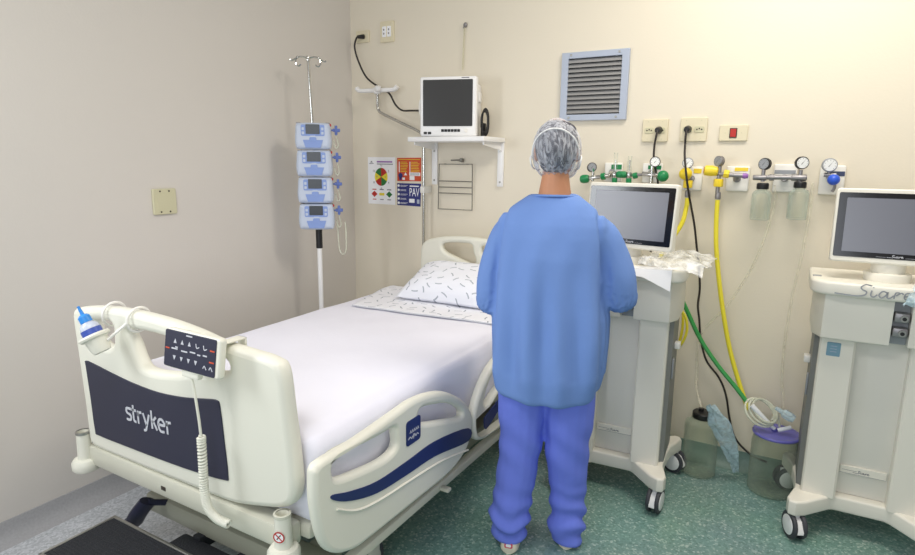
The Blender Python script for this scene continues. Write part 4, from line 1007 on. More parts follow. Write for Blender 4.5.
mb.tube([q + Vector((-.03, 0, 1.13)), q + Vector((-.026, 0, 1.05)), q + Vector((-.02, 0, .99)), q + Vector((.0, 0, .96)), q + Vector((.025, 0, .98)), q + Vector((.03, 0, 1.06)), q + Vector((.026, 0, 1.14))], 0.0035, 8, 6)
o = obj('drip_tube', mb, M['tube2'], origin=q + Vector((0, 0, .96))); tag(o, 'loop of clear tubing hanging below the lowest pump', 'tube')

# ------------------------------------------------------------------ medical gas points
def gas_plate(label, x0, z0, x1, z1, lab, lx0, lx1, lz0, lz1, group='white gas outlet housings on the wall'):
    t = thing('gas_outlet', label, 'gas outlet', ((x0 + x1) / 2, 0, z0), None)
    mb = MB(); mb.box((x0, -0.022, z0), (x1, 0, z1), 0.006, 3); obj('housing', mb, M['white'], t)
    mb = MB(); mb.plate([rrect(lx0, lz0, lx1, lz1, .002)], .0012, onY(-.0228), .0005, 1); obj('gas_label', mb, M[lab], t)
    mb = MB(); cx = (x0 + x1) / 2; mb.cyl((cx, -0.022, (z0 + z1) / 2), (cx, -0.05, (z0 + z1) / 2), 0.016, seg=16, bev=.003); obj('valve_socket', mb, M['dull'], t)
    return t
gas_plate('white oxygen outlet with a green label, left of the two', 1.655, 1.38, 1.745, 1.475, 'green', 1.690, 1.742, 1.442, 1.466)
gas_plate('white oxygen outlet with a green label, right of the two', 1.845, 1.38, 1.94, 1.475, 'green', 1.872, 1.935, 1.445, 1.464)
gas_plate('white air outlet with a yellow label, narrow one behind the yellow ball knob', 2.03, 1.350, 2.125, 1.462, 'yellow', 2.085, 2.12, 1.430, 1.452)
gas_plate('white air outlet with a yellow label behind the lilac tipped valve', 2.228, 1.352, 2.325, 1.466, 'yellow', 2.262, 2.318, 1.444, 1.460)
gas_plate('white vacuum outlet with a grey label between the glass jars', 2.422, 1.355, 2.515, 1.478, 'slot', 2.425, 2.508, 1.436, 1.452)
gas_plate('white vacuum outlet with a dark blue label near the right ventilator screen', 2.60, 1.350, 2.695, 1.475, 'blue_label', 2.64, 2.692, 1.430, 1.450)

def gauge(c, d, t, r=0.022, face='gauge', rim='black'):
    c = Vector(c); d = Vector(d).normalized()
    mb = MB(); mb.cyl(c, c - d * 0.022, r, seg=24, bev=.003); g = obj('gauge', mb, M[rim], t)
    mb = MB(); mb.lathe([(0.0, 0.0), (r * .84, 0.0), (r * .84, 0.0012), (0, 0.0012)], c, d, 24)
    a, b = frame(d); mb.mi = 1
    q = c + d * .0018; e = (a * .5 + b * .7).normalized(); s_ = d.cross(e)
    mb.add([q - e * r * .3 + s_ * .0012, q - e * r * .3 - s_ * .0012, q + e * r * .62], [(0, 1, 2)])
    for k in range(9):
        an = math.radians(-45 + k * 33.75); u = a * math.cos(an) + b * math.sin(an); v = d.cross(u)
        mb.add([q + u * r * .62 + v * .0007, q + u * r * .62 - v * .0007, q + u * r * .76 - v * .0007, q + u * r * .76 + v * .0007], [(0, 1, 2, 3)])
    obj('gauge_face', mb, [M[face], M['dark']], g); return g
# oxygen regulator, left
t = thing('oxygen_regulator', 'oxygen regulator with green knob pointing left and black gauge', 'regulator', (1.62, -0.05, 1.36))
mb = MB(); mb.cyl((1.585, -0.07, 1.395), (1.70, -0.07, 1.412), 0.010, seg=14, bev=.002); mb.cyl((1.612, -0.07, 1.382), (1.612, -0.07, 1.43), 0.007, seg=12); mb.cyl((1.70, -0.07, 1.412), (1.70, -0.0515, 1.425), 0.012, seg=14)
obj('valve_body', mb, M['chrome'], t)
mb = MB(); mb.lathe([(0, 0), (.016, .001), (.021, .010), (.022, .03), (.018, .042), (.010, .046), (0, .046)], (1.592, -0.07, 1.394), (-1, 0, -.08), 18); obj('knob', mb, M['green'], t)
mb = MB(); mb.cyl((1.655, -0.07, 1.405), (1.675, -0.07, 1.409), 0.018, seg=8, bev=.002); mb.cyl((1.612, -.07, 1.43), (1.612, -.07, 1.445), .006, seg=10); obj('coupling', mb, M['green'], t)
gauge((1.607, -0.075, 1.452), (0.45, -1, 0.1), t, 0.024, 'slot', 'black')
# flowmeters
def flow(label, x, zt, xs):
    t = thing('oxygen_flowmeter', label, 'flowmeter', (x, -0.06, 1.37), 'oxygen flowmeters')
    mb = MB(); mb.cyl((x, -0.065, 1.42), (x, -0.065, zt), 0.010, seg=16); obj('sight_tube', mb, M['glass'], t)
    mb = MB(); mb.cyl((x, -0.065, 1.435), (x, -0.065, 1.49), 0.0035, seg=10); mb.cyl((x, -0.065, 1.40), (x, -0.065, 1.43), 0.013, seg=14, bev=.003); mb.cyl((x, -.065, 1.418), (x, -.03, 1.42), .009, seg=12); obj('stem', mb, M['chrome'], t)
    mb = MB(); mb.lathe([(0, 0), (.015, .001), (.017, .006), (.017, .022), (.012, .028), (0, .028)], (x + xs * .012, -0.065, 1.418), (xs, -.1, 0), 16); mb.cyl((x, -.065, 1.372), (x, -.065, 1.402), .014, seg=8, bev=.003); obj('knob', mb, M['green'], t)
    mb = MB(); mb.cyl((x, -0.065, 1.362), (x, -0.065, 1.374), 0.010, 0.006, 12); obj('nozzle', mb, M['black'], t)
flow('taller oxygen flowmeter, left one above the left ventilator screen', 1.722, 1.525, 1)
flow('shorter oxygen flowmeter, right one above the left ventilator screen', 1.792, 1.508, -1)
mb = MB(); mb.cyl((1.735, -0.05, 1.41), (1.79, -0.05, 1.414), 0.008, seg=12); mb.cyl((1.79, -.05, 1.414), (1.86, -.055, 1.42), .007, seg=12); mb.mi = 1; mb.cyl((1.808, -.05, 1.412), (1.83, -.052, 1.416), .015, seg=8, bev=.003)
o = obj('oxygen_manifold', mb, [M['dull'], M['green']], origin=(1.79, -0.05, 1.40)); tag(o, 'short metal pipe with green nut joining the two flowmeters', 'pipe')
t = thing('oxygen_regulator', 'oxygen regulator with round green knob and white gauge facing the room', 'regulator', (1.91, -0.06, 1.36))
mb = MB(); mb.cyl((1.855, -0.06, 1.424), (1.945, -0.075, 1.418), 0.011, seg=14, bev=.002); mb.cyl((1.902, -.07, 1.38), (1.902, -.07, 1.462), .008, seg=12); mb.cyl((1.885, -.06, 1.422), (1.885, -.0515, 1.425), .012, seg=12); obj('valve_body', mb, M['chrome'], t)
mb = MB(); mb.ball((1.958, -0.085, 1.415), 0.027, 20, 12); obj('knob', mb, M['green'], t)
mb = MB(); mb.lathe([(0, 0), (.008, .002), (.024, .014), (.022, .022), (.012, .03), (0, .03)], (1.900, -0.07, 1.352), (0, 0, 1), 8); obj('outlet_nut', mb, M['dull'], t)
gauge((1.915, -0.075, 1.482), (0.25, -1, 0), t, 0.025)
# air regulators with yellow hoses
t = thing('air_regulator', 'yellow air regulator with ball knob and white gauge, left one', 'regulator', (2.06, -0.06, 1.32))
mb = MB(); mb.ball((2.058, -0.075, 1.428), (.030, .030, .029), 20, 12); obj('knob', mb, M['yellow'], t)
mb = MB(); mb.cyl((2.064, -.06, 1.36), (2.064, -.06, 1.455), .009, seg=12); mb.cyl((2.07, -.06, 1.42), (2.075, -.0515, 1.40), .012, seg=12); mb.lathe([(.012, 0), (.014, .006), (.013, .03), (.010, .034)], (2.073, -.06, 1.318), (0, 0, 1), 12); obj('valve_body', mb, M['dull'], t)
mb = MB(); mb.cyl((2.069, -.06, 1.362), (2.069, -.06, 1.398), .021, seg=8, bev=.004); obj('union_nut', mb, M['yellow'], t)
gauge((2.063, -0.07, 1.478), (0.1, -1, 0.05), t, 0.025, 'gauge', 'slot')
t = thing('air_regulator', 'yellow air regulator with red ended knob and lilac tipped valve, right one', 'regulator', (2.2, -0.06, 1.32))
mb = MB(); mb.lathe([(0, 0), (.017, 0), (.023, .004), (.025, .03), (.020, .055), (.012, .06), (0, .06)], (2.140, -.085, 1.446), (1, .1, -.08), 18); mb.mi = 1; mb.lathe([(0, -.002), (.015, -.002), (.015, .004)], (2.140, -.085, 1.446), (1, .1, -.08), 18); obj('knob', mb, [M['yellow'], M['red']], t)
mb = MB(); mb.cyl((2.20, -.072, 1.43), (2.31, -.072, 1.424), .010, seg=12, bev=.002); mb.cyl((2.203, -.07, 1.345), (2.203, -.07, 1.465), .009, seg=12); mb.cyl((2.275, -.07, 1.427), (2.275, -.0525, 1.405), .013, seg=12); mb.lathe([(.011, 0), (.013, .006), (.012, .03), (.009, .034)], (2.206, -.065, 1.315), (0, 0, 1), 12); obj('valve_body', mb, M['dull'], t)
mb = MB(); mb.cyl((2.203, -.068, 1.372), (2.203, -.068, 1.408), .021, seg=8, bev=.004); mb.cyl((2.222, -.07, 1.432), (2.246, -.068, 1.430), .018, seg=8, bev=.003); obj('union_nut', mb, M['yellow'], t)
mb = MB(); mb.lathe([(0, 0), (.012, .001), (.013, .012), (.010, .022), (0, .024)], (2.302, -.072, 1.424), (1, 0, 0), 14); obj('valve_tip', mb, M['lilac'], t)
gauge((2.192, -0.075, 1.488), (-0.75, -1, 0.05), t, 0.024, 'slot', 'dull')
mb = MB(); mb.tube([(2.073, -.06, 1.315), (2.072, -.065, 1.27), (2.062, -.08, 1.20), (2.03, -.10, 1.13), (1.99, -.13, 1.05), (1.97, -.15, 0.95)], 0.0105, 10, 6)
o = obj('air_hose', mb, M['hose_yellow'], origin=(2.0, -.1, 1.0)); tag(o, 'yellow air hose curving down behind the left ventilator', 'hose')
mb = MB(); mb.tube([(2.206, -.065, 1.312), (2.210, -.065, 1.20), (2.222, -.07, 1.08), (2.250, -.075, 0.92), (2.285, -.08, 0.76), (2.325, -.085, 0.61), (2.375, -.09, 0.47), (2.405, -.10, 0.40), (2.43, -.12, 0.35)], 0.0105, 10, 6)
o = obj('air_hose', mb, M['hose_yellow'], origin=(2.3, -.08, 0.35)); tag(o, 'long yellow air hose hanging from the right air regulator to the jars', 'hose')
mb = MB(); mb.tube([(2.02, -.13, 0.98), (2.06, -.11, 0.90), (2.11, -.10, 0.80), (2.19, -.095, 0.65), (2.28, -.115, 0.54), (2.365, -.13, 0.455), (2.42, -.15, 0.40)], 0.010, 10, 6)
o = obj('oxygen_hose', mb, M['hose_green'], origin=(2.2, -.1, .4)); tag(o, 'green oxygen hose slanting down the wall to the jars', 'hose')
# power leads
t = thing('power_cord', 'short black power cord hanging from the left double socket', 'cord', (1.9, -.02, 1.4))
mb = MB(); mb.tube([(1.909, -.05, 1.630), (1.908, -.06, 1.60), (1.902, -.055, 1.56), (1.902, -.05, 1.50), (1.915, -.045, 1.44), (1.93, -.04, 1.36), (1.935, -.05, 1.20), (1.93, -.10, 1.05)], .005, 8, 6); obj('lead', mb, M['cord'], t)
mb = MB(); mb.cyl((1.909, -.015, 1.632), (1.909, -.055, 1.630), .018, .013, 14, .003); obj('plug', mb, M['black'], t)
t = thing('power_cord', 'long black power cord hanging from the middle double socket to the floor', 'cord', (2.2, -.03, .1))
mb = MB(); mb.tube([(2.042, -.05, 1.632), (2.042, -.06, 1.60), (2.042, -.055, 1.56), (2.052, -.10, 1.51), (2.066, -.118, 1.44), (2.083, -.10, 1.34), (2.110, -.05, 1.20), (2.128, -.035, 1.09), (2.148, -.035, .98), (2.160, -.035, .88), (2.158, -.035, .80), (2.170, -.035, .73), (2.180, -.035, .66), (2.196, -.035, .59), (2.225, -.035, .52), (2.285, -.035, .45), (2.322, -.035, .37), (2.350, -.035, .25), (2.385, -.04, .16), (2.46, -.07, .11), (2.53, -.09, .10)], .005, 8, 6); obj('lead', mb, M['cord'], t)
mb = MB(); mb.cyl((2.042, -.015, 1.634), (2.042, -.055, 1.632), .018, .013, 14, .003); obj('plug', mb, M['black'], t)
# twin suction set with glass jars
t = thing('suction_manifold', 'grey metal suction bar with two gauges holding the glass jars', 'suction set', (2.46, -.07, 1.38))
mb = MB(); mb.cyl((2.345, -.08, 1.418), (2.40, -.08, 1.418), .012, seg=14, bev=.003); mb.cyl((2.40, -.08, 1.42), (2.555, -.08, 1.422), .010, seg=14); mb.cyl((2.41, -.08, 1.42), (2.43, -.08, 1.42), .014, seg=8, bev=.002); mb.cyl((2.495, -.08, 1.421), (2.553, -.08, 1.421), .014, seg=12, bev=.003); mb.cyl((2.468, -.08, 1.42), (2.468, -.0515, 1.415), .014, seg=14)
for x in (2.385, 2.528): mb.cyl((x, -.08, 1.40), (x, -.08, 1.455), .008, seg=12)
obj('bar', mb, M['dull'], t)
gauge((2.383, -.085, 1.478), (-.45, -1, .05), t, 0.026, 'slot'); gauge((2.532, -.09, 1.484), (.35, -1, 0), t, 0.027)
for x, zb, r, lb in ((2.388, 1.232, .040, 'clear glass suction jar with black lid, left of the pair'), (2.532, 1.242, .040, 'clear glass suction jar with black lid, right of the pair')):
    j = thing('suction_jar', lb, 'jar', (x, -.08, zb), 'glass suction jars on the wall')
    mb = MB(); mb.lathe([(0, .004), (r - .004, .0), (r, .005), (r, .112), (r - .006, .124), (.021, .134), (.020, .142), (.018, .142), (.019, .132), (r - .010, .121), (r - .003, .11), (r - .003, .008), (0, .008)], (x, -.08, zb), seg=28); obj('jar', mb, M['glass'], j)
    mb = MB(); mb.lathe([(0, .136), (.024, .136), (.025, .140), (.025, .158), (.021, .163), (.012, .164), (0, .164)], (x, -.08, zb), seg=24); obj('lid', mb, M['black'], j)
# vacuum regulator with blue knob
t = thing('vacuum_regulator', 'vacuum regulator with round blue knob and white gauge', 'regulator', (2.64, -.06, 1.36))
mb = MB(); mb.cyl((2.615, -.06, 1.435), (2.66, -.06, 1.435), .009, seg=12); mb.cyl((2.632, -.06, 1.42), (2.632, -.06, 1.455), .007, seg=12); mb.cyl((2.655, -.06, 1.43), (2.655, -.0515, 1.41), .012, seg=12); mb.tube([(2.655, -.065, 1.41), (2.66, -.065, 1.385), (2.652, -.065, 1.365)], .006, 8, 4); obj('valve_body', mb, M['dull'], t)
mb = MB(); mb.ball((2.652, -.085, 1.416), (.024, .024, .023), 20, 12); obj('knob', mb, M['blue'], t)
gauge((2.633, -.075, 1.476), (.15, -1, 0), t, 0.029, 'gauge', 'slot')
# clear suction tubes down the wall
mb = MB(); mb.tube([(2.432, -.02, 1.385), (2.440, -.03, 1.31), (2.415, -.07, 1.14), (2.37, -.06, 0.99), (2.29, -.055, 0.82), (2.20, -.06, 0.69), (2.178, -.06, 0.60), (2.185, -.07, 0.47), (2.195, -.10, 0.40), (2.232, -.155, 0.328)], .005, 8, 6)
o = obj('suction_tube', mb, M['tube'], origin=(2.3, -.06, .3)); tag(o, 'clear suction tube crossing the wall to the black lidded floor jar', 'tube')
mb = MB(); mb.tube([(2.578, -.05, 1.40), (2.580, -.05, 1.30), (2.572, -.06, 1.10), (2.553, -.06, 0.90), (2.545, -.06, 0.70), (2.55, -.07, 0.52), (2.565, -.09, 0.42), (2.575, -.11, 0.335)], .005, 8, 6)
o = obj('suction_tube', mb, M['tube'], origin=(2.56, -.06, .3)); tag(o, 'clear suction tube hanging straight down to the purple lidded floor jar', 'tube')
# floor jars
def floor_jar(name, label, x, y, r, h, capr, capm, capz):
    j = thing(name, label, 'jar', (x, y, 0))
    mb = MB(); mb.lathe([(0, .006), (r - .008, .0), (r, .008), (r, h * .80), (r * .96, h * .88), (capr * .96, h * .96), (capr * .94, h), (capr * .90, h), (capr * .90, h * .95), (r * .92, h * .87), (r - .004, h * .79), (r - .004, .012), (0, .012)], (x, y, .0005), seg=36); obj('jar', mb, M['jar'], j)
    mb = MB(); mb.lathe([(0, 0), (capr + .002, 0), (capr + .004, .004), (capr + .004, capz - .005), (capr, capz), (capr * .5, capz + .002), (0, capz + .002)], (x, y, h - .012), seg=36)
    for k in range(1): mb.cyl((x - .01, y, h + capz - .012), (x - .01, y, h + capz + .004), .012, seg=12)
    obj('lid', mb, capm, j); return j
floor_jar('floor_jar', 'greenish glass floor jar with a black screw lid', 2.242, -.160, .078, .295, .044, M['black'], .030)
floor_jar('floor_jar', 'wide clear floor jar with a flat purple lid', 2.556, -.160, .098, .288, .096, M['purple'], .012)
# packaged tubing leaning on the black lidded jar
def pk(u, v):
    t = u; c = Vector((2.282 + .128 * t + .012 * math.sin(t * PI), -.285 + .165 * t, .400 - .372 * t))
    wv = Vector((.036 + .010 * math.sin(t * 5), -.01, .010)); a = 2 * PI * v
    tap = (.35 + .65 * min(1, min(t, 1 - t) * 5))
    nrm = Vector((.2, -1, .3)).normalized()
    return c + (wv * math.cos(a) + nrm * .016 * math.sin(a)) * tap + Vector((1, 1, 1)) * .006 * noise.noise((t * 7, math.cos(a) * 1.5, math.sin(a) * 1.5)) * 1.4
t = MB(); t.grid(pk, 40, 26)
o = obj('packaged_tubing', t, M['film_blue'], origin=(2.40, -.13, .0), angle=80); tag(o, 'pale blue plastic package of tubing slumped by the floor jar', 'package')
# coil of tubing on the purple lid
t = thing('tubing_coil', 'loose coil of clear tubing with connectors lying on the purple lid', 'tubing', (2.52, -.17, .25))
mb = MB()
for k in range(3):
    mb.tube([(2.480 + .010 * k + (.062 - .006 * k) * math.cos(a), -.18 + .040 * math.sin(a), .372 + .006 * k + (.045 - .006 * k) * math.sin(a) - .02 * math.cos(a)) for a in [2 * PI * i / 28 for i in range(28)]], .0055, 8, closed=True)
mb.tube([(2.53, -.18, .345), (2.548, -.16, .375), (2.558, -.15, .345), (2.565, -.16, .312)], .005, 8, 5)
obj('tube_loops', mb, M['tube2'], t)
mb = MB(); mb.cyl((2.445, -.20, .405), (2.525, -.20, .330), .012, seg=12, bev=.002); mb.cyl((2.525, -.20, .332), (2.545, -.19, .312), .008, seg=12); mb.cyl((2.56, -.2, .312), (2.61, -.19, .335), .009, seg=12); obj('connector', mb, M['mask'], t)
mb = MB(); mb.lathe([(.008, 0), (.010, .03), (.020, .04), (.021, .07), (.016, .085)], (2.540, -.20, .415), (1, 0, -.5), 14); obj('filter', mb, M['film_blue'], t)

# ================================================================== ventilators (local front is -y)
def script_siare(mb, x, z, h, xf, w_, mi):
    old = mb.mi; mb.mi = mi
    def S(pts): mb.stroke([(x + a * h, z + b * h) for a, b in pts], w_, xf, .0008, 5)
    S([(-1.9, .12), (-.9, .05), (-.1, .05), (.35, .22), (.40, .48), (.1, .62), (.0, .85), (.30, 1.08), (.75, 1.02)])
    S([(.78, .62), (.74, .2), (.95, .08), (1.2, .3)]); S([(.86, .86), (.90, .92)])
    S([(1.85, .55), (1.55, .62), (1.32, .3), (1.5, .06), (1.8, .3), (1.92, .6), (1.9, .15), (2.1, .1), (2.35, .35)])
    S([(2.38, .08), (2.46, .58), (2.75, .62)]); S([(2.5, .35), (2.85, .62), (3.0, .5)])
    S([(3.05, .3), (3.45, .5), (3.4, .66), (3.15, .58), (3.1, .2), (3.4, .06), (3.75, .25)])
    mb.mi = old
def ventilator(label, loc, rot, sticker, tilt, sx0):
    t = thing('ventilator', label, 'ventilator', (0, 0, 0))
    # base
    half = [(.0, -.115), (.085, -.115), (.10, -.125), (.185, -.222), (.220, -.245), (.245, -.236), (.252, -.205), (.225, -.10), (.225, 0), (.235, .10), (.272, .200), (.262, .225), (.238, .232), (.15, .17), (0, .15)]
    lp = half + [(-a, b) for a, b in half[::-1] if a > 0]
    mb = MB(); mb.plate([lp], .032, onZ(.138), .010, 3); bs = obj('base', mb, M['vent'], t)
    # castors
    for sx, y, sw in ((-1, -.208, 0.45), (1, -.208, -0.15), (-1, .195, 1.9), (1, .195, 1.2)):
        x = sx * (.215 if y < 0 else .245); Tw = Matrix.Translation((x, y, 0)) @ Matrix.Rotation(sw, 4, 'Z')
        mb = MB(); mb.cyl((x, y, .10), (x, y, .112), .018, seg=16)
        b2 = MB(); b2.box((-.010, -.012, .045), (.010, .03, .10), .004); b2.rings([[Vector((xx, yy, zz)) for xx in (-.012, .012)] + [Vector((xx, yy, zz - .012)) for xx in (.012, -.012)] for yy, zz in ((-.052, .052), (-.03, .085), (.01, .102))])
        mb.add(b2.v, b2.f, Tw); cs = obj('castor', mb, M['white2'], t)
        for dx in (-.019, .019):
            mb = MB(); b2 = MB(); b2.cyl((dx - .008, 0, .055), (dx + .008, 0, .055), .055, seg=28, bev=.005); mb.add(b2.v, b2.f, Tw); obj('tyre', mb, M['rubber'], cs)
            mb = MB(); b2 = MB(); e = math.copysign(.0088, dx); b2.cyl((dx + e * .5, 0, .055), (dx + e * 1.15, 0, .055), .040, seg=24, bev=.002); mb.add(b2.v, b2.f, Tw); obj('hub_cap', mb, M['white2'], cs)
    # trunk: recessed front panel, two pillars, grey sides, back
    mb = MB(); mb.box((-.19, -.075, .17), (.19, .13, .845), .006); obj('front_panel', mb, M['vent_panel'], t)
    for s in (-1, 1):
        mb = MB(); xs = sorted((s * .085, s * .205))
        mb.rings([[Vector((xs[0], yf, z)), Vector((xs[0] + .006, yf - .006, z)), Vector((xs[1] - .008, yf - .006, z)), Vector((xs[1], yf + .002, z)), Vector((xs[1], -.02, z)), Vector((xs[0], -.02, z))] for z, yf in ((.165, -.128), (.5, -.125), (.842, -.120))])
        pl_ = obj('pillar', mb, M['vent'], t)
        if s < 0 and sticker:
            mb = MB(); mb.plate([rrect(-.180, .750, -.134, .805, .004)], .0008, onY(-.1275), .0004, 1); mb.mi = 1
            for k in range(3): mb.stroke([(-.168, .768 + k * .011), (-.146, .768 + k * .011)], .002, onY(-.1285), .0004, 0)
            obj('sticker', mb, [M['lblue'], M['grille']], pl_)
        mb = MB(); xo = s * .222
        mb.rings([[Vector((s * .195, -.10, z)), Vector((xo, -.075 + .0, z)), Vector((xo, yb, z)), Vector((s * .18, yb, z))] for z, yb in ((.165, .15), (.842, .12))]); sd = obj('side_panel', mb, M['vent_grey'], t)
        mb = MB(); mb.box((min(xo, xo + s * .024), -.01, .675), (max(xo, xo + s * .024), .03, .705), .004); obj('cable_clip', mb, M['white'], sd)
        mb = MB(); mb.box((min(xo, xo + s * .008), -.05, .55), (max(xo, xo + s * .008), -.02, .64), .003); obj('side_grip', mb, M['slot'], sd)
    mb = MB(); mb.plate([rrect(-.078, .262, .078, .296, .003)], .005, onY(-.079), .002, 1); mb.mi = 1
    script_siare(mb, -.015, .272, .010, onY(-.0842), .0016, 1); mb.stroke([(-.07, .279), (-.02, .279)], .0012, onY(-.0842), .0005, 0)
    mb.mi = 2; mb.stroke([(-.078, .2655), (.078, .2655)], .0016, onY(-.0842), .0005, 0); obj('name_strip', mb, [M['vent'], M['grey_ink'], M['slot']], t)
    # upper housing with the connector slot
    mb = MB(); mb.plate([[(-.208, -.165), (.008, -.165), (.008, .13), (-.238, .13), (-.238, -.095)]], .087, onZ(.913), .006, 2)
    mb.plate([[(.064, -.165), (.208, -.165), (.238, -.095), (.238, .13), (.064, .13)]], .087, onZ(.913), .006, 2); mb.box((.0, -.10, .828), (.08, .13, .999)); uh = obj('upper_housing', mb, M['vent'], t)
    mb = MB(); mb.box((.009, -.13, .829), (.063, -.09, .999), .002); obj('connector_slot', mb, M['slot'], t)
    for z in (.88, .935):
        mb = MB(); mb.box((.013, -.165, z - .018), (.060, -.125, z + .018), .006); mb.mi = 1; mb.cyl((.042, -.165, z), (.042, -.175, z), .012, seg=16); mb.mi = 2; mb.cyl((.042, -.1745, z), (.042, -.176, z), .007, seg=14); obj('breathing_port', mb, [M['dull'], M['steel'], M['black']], t)
    # tray
    hl = [(.0, -.215), (.20, -.205), (.235, -.19), (.255, -.165), (.262, -.12), (.262, .10), (.26, .14), (0, .15)]
    lp = hl + [(-a, b) for a, b in hl[::-1] if a > 0]
    mb = MB(); mb.plate([lp], .026, onZ(1.027), .011, 3)
    mb.mi = 1; script_siare(mb, -.105, 1.010, .042, onY(-.2165), .0045, 1); obj('tray', mb, [M['vent'], M['slot']], t)
    mb = MB(); mb.plate([rrect(-.255, -.10, -.225, -.07, .004)], .001, onZ(1.0535), 0); obj('tray_vent', mb, M['slot'], t)
    # screen
    Ts = Matrix.Translation((sx0, -.10, 1.118)) @ Matrix.Rotation(tilt, 4, 'Z') @ Matrix.Rotation(math.radians(-7), 4, 'X')
    mb = MB(); mb.cyl((sx0, -.06, 1.05), (sx0, -.06, 1.085), .075, seg=28, bev=.004); mb.cyl((sx0, -.06, 1.08), (sx0, -.06, 1.15), .055, seg=24, bev=.004); mb.box((sx0 - .05, -.09, 1.10), (sx0 + .05, -.03, 1.24), .01); obj('screen_mount', mb, M['vent'], t)
    mb = MB(); mb.plate([rrect(-.195, 0, .195, .275, .012)], .022, Ts @ onY(0), .006, 2); mb.box((-.13, .015, .03), (.13, .05, .23), .012, xf=Ts); mb.mi = 1; mb.stroke([(-.12, .022), (.10, .022)], .003, Ts @ onZ(.275), .001, 0); sc_ = obj('screen_case', mb, [M['vent'], M['slot']], t)
    mb = MB(); mb.plate([rrect(-.186, .020, .186, .259, .006), rrect(-.160, .040, .160, .240, .002)[::-1]], .0015, Ts @ onY(-.0222), .0004, 1); mb.mi = 1; script_siare(mb, .0, .0255, .009, Ts @ onY(-.0238), .0016, 1); mb.stroke([(-.05, .026), (-.02, .026)], .0008, Ts @ onY(-.0238), .0004, 0); mb.stroke([(.04, .026), (.07, .026)], .0008, Ts @ onY(-.0238), .0004, 0); obj('bezel', mb, [M['bezel'], M['logo']], sc_)
    mb = MB(); mb.plate([[(-.162, .038), (.162, .038), (.162, .242), (-.162, .242)]], .0008, Ts @ onY(-.0224), 0); obj('display', mb, M['screen'], sc_)
    t.location = loc; t.rotation_euler = (0, 0, rot); return t
ventilator('white ventilator on castors behind the person, clear film on its tray', (1.905, -.42, 0), math.radians(4), False, math.radians(-13), .01)
ventilator('white ventilator on castors at the right edge with blue sticker', (2.868, -.295, 0), math.radians(1.5), True, math.radians(1), -.015)
# crumpled film over the left ventilator's tray
def film(u, v):
    x = 2.005 + .245 * u; y = -.63 + .36 * v
    z = 1.080 + .020 * noise.noise((x * 11, y * 11, 0)) + .014 * noise.noise((x * 30, y * 30, 3)) + .012
    if x < 2.14: z = min(z, 1.106)
    ov = max(0, x - 2.17) ; z -= ov * .25
    fr = max(0, -.60 - y); z -= fr * 1.0
    return Vector((x + .015 * noise.noise((y * 9, x * 9, 5)), y + .012 * noise.noise((x * 11, 2, y * 9)), max(z, 1.062 if x < 2.19 and y > -.66 else .95)))
t = MB(); t.grid(film, 44, 40)
o = obj('plastic_film', t, M['film'], origin=(2.08, -.45, 1.09), angle=70); tag(o, 'crumpled clear plastic film spread on the left ventilator tray', 'film')
t = MB(); t.grid(lambda u, v: Vector((1.93 + .20 * u, -.664 - .012 * v + .045 * u, 1.057 - .0 * u - (.03 + .055 * max(0, u - .45)*1.8) * v)), 14, 8); t.grid(lambda u, v: Vector((1.93 + .20 * u, -.664 + .045 * u + .06 * v, 1.0575 + .0 * u)), 14, 8)
o = obj('paper_sheet', t, M['paper'], origin=(2.03, -.62, 1.03), angle=70); tag(o, 'white paper sheet under the film, drooping over the tray front', 'paper')
def film2(u, v):
    a = 2 * u - 1; b = v; x = 3.005 + .085 * a - .03 * b; y = -.555 - .03 * b; z = 1.145 - .14 * b - .05 * abs(a) * (1 - b)
    n_ = noise.noise((u * 4, v * 4, 7)); return Vector((x + .018 * noise.noise((u * 5, v * 6, 1)), y + .022 * n_ - .01, z + .016 * noise.noise((u * 6, v * 5, 4))))
t = MB(); t.grid(film2, 30, 30)
o = obj('plastic_film', t, M['film_blue'], origin=(2.92, -.55, 1.08), angle=70); tag(o, 'pale blue crumpled film hanging over the right ventilator tray', 'film')
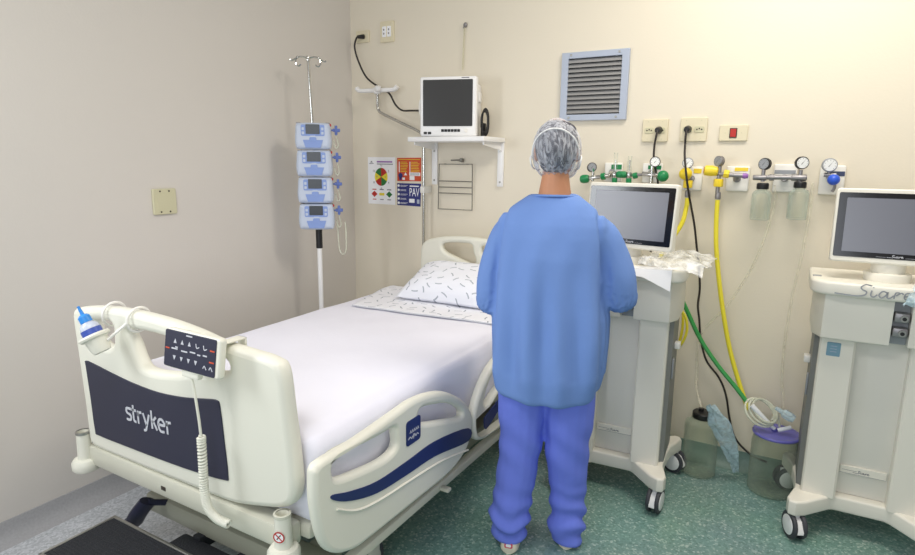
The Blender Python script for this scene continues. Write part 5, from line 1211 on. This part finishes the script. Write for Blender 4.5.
# yellow hose loop behind the left ventilator
t = MB()
for k, r in enumerate((.02, .075)): t.tube([(2.085 - .01 * k, -.15 - .025 * k, .80), (2.105 + r * .2, -.15 - .025 * k, .78), (2.105 + r * .45, -.15 - .025 * k, .71), (2.10 + r * .3, -.15 - .025 * k, .64), (2.085, -.16, .59)], .0065, 8, 6)
o = obj('looped_hose', t, M['hose_yellow'], origin=(2.1, -.16, .57)); tag(o, 'yellow hose looped at the right side of the left ventilator', 'hose')


# ------------------------------------------------------------------ light
w = bpy.data.worlds.new('room_ambience'); scene.world = w; w.use_nodes = True
bg = w.node_tree.nodes['Background']; bg.inputs['Color'].default_value = rgb((232, 228, 224)); bg.inputs['Strength'].default_value = 0.47
def area(name, loc, target, size, power, col):
    l = bpy.data.lights.new(name, 'AREA'); l.shape = 'RECTANGLE'; l.size, l.size_y = size; l.energy = power; l.color = col
    o = bpy.data.objects.new(name, l); COL.objects.link(o); o.location = loc
    o.rotation_euler = (Vector(target) - Vector(loc)).to_track_quat('-Z', 'Y').to_euler(); return o
area('ceiling_lamp', (2.6, -0.9, 2.95), (2.6, -0.9, 0), (1.2, 0.5), 34, (1, 0.93, 0.82))
area('ceiling_lamp', (1.7, -3.0, 2.95), (1.7, -3.0, 0), (1.2, 0.6), 28, (1, 0.97, 0.92))
area('window_fill_light', (2.6, -4.5, 1.6), (0.2, -1.2, 1.3), (1.6, 1.4), 28, (0.86, 0.92, 1))  # unseen cool fill added behind the camera to brighten the left wall
area('window_fill_light', (0.03, -2.80, 1.65), (2.0, -2.0, 1.2), (0.65, 0.85), 27, (0.9, 0.95, 1))

# ------------------------------------------------------------------ camera
cam = bpy.data.cameras.new('camera'); co = bpy.data.objects.new('camera', cam); COL.objects.link(co)
cam.sensor_width = 36; cam.lens = 602.7 / 915 * 36; cam.clip_start = 0.05
pitch, yaw, roll = 0.19268, -0.52355, 0.01115
F = Vector((math.sin(yaw) * math.cos(pitch), math.cos(yaw) * math.cos(pitch), -math.sin(pitch)))
R = Vector((math.cos(yaw), -math.sin(yaw), 0)); U = R.cross(F)
R2 = R * math.cos(roll) + U * math.sin(roll); U2 = -R * math.sin(roll) + U * math.cos(roll)
mw = Matrix((R2, U2, -F)).transposed().to_4x4(); mw.translation = (2.5712, -3.0929, 1.4803)
co.matrix_world = mw; scene.camera = co
scene.view_settings.view_transform = 'Standard'; scene.view_settings.look = 'None'
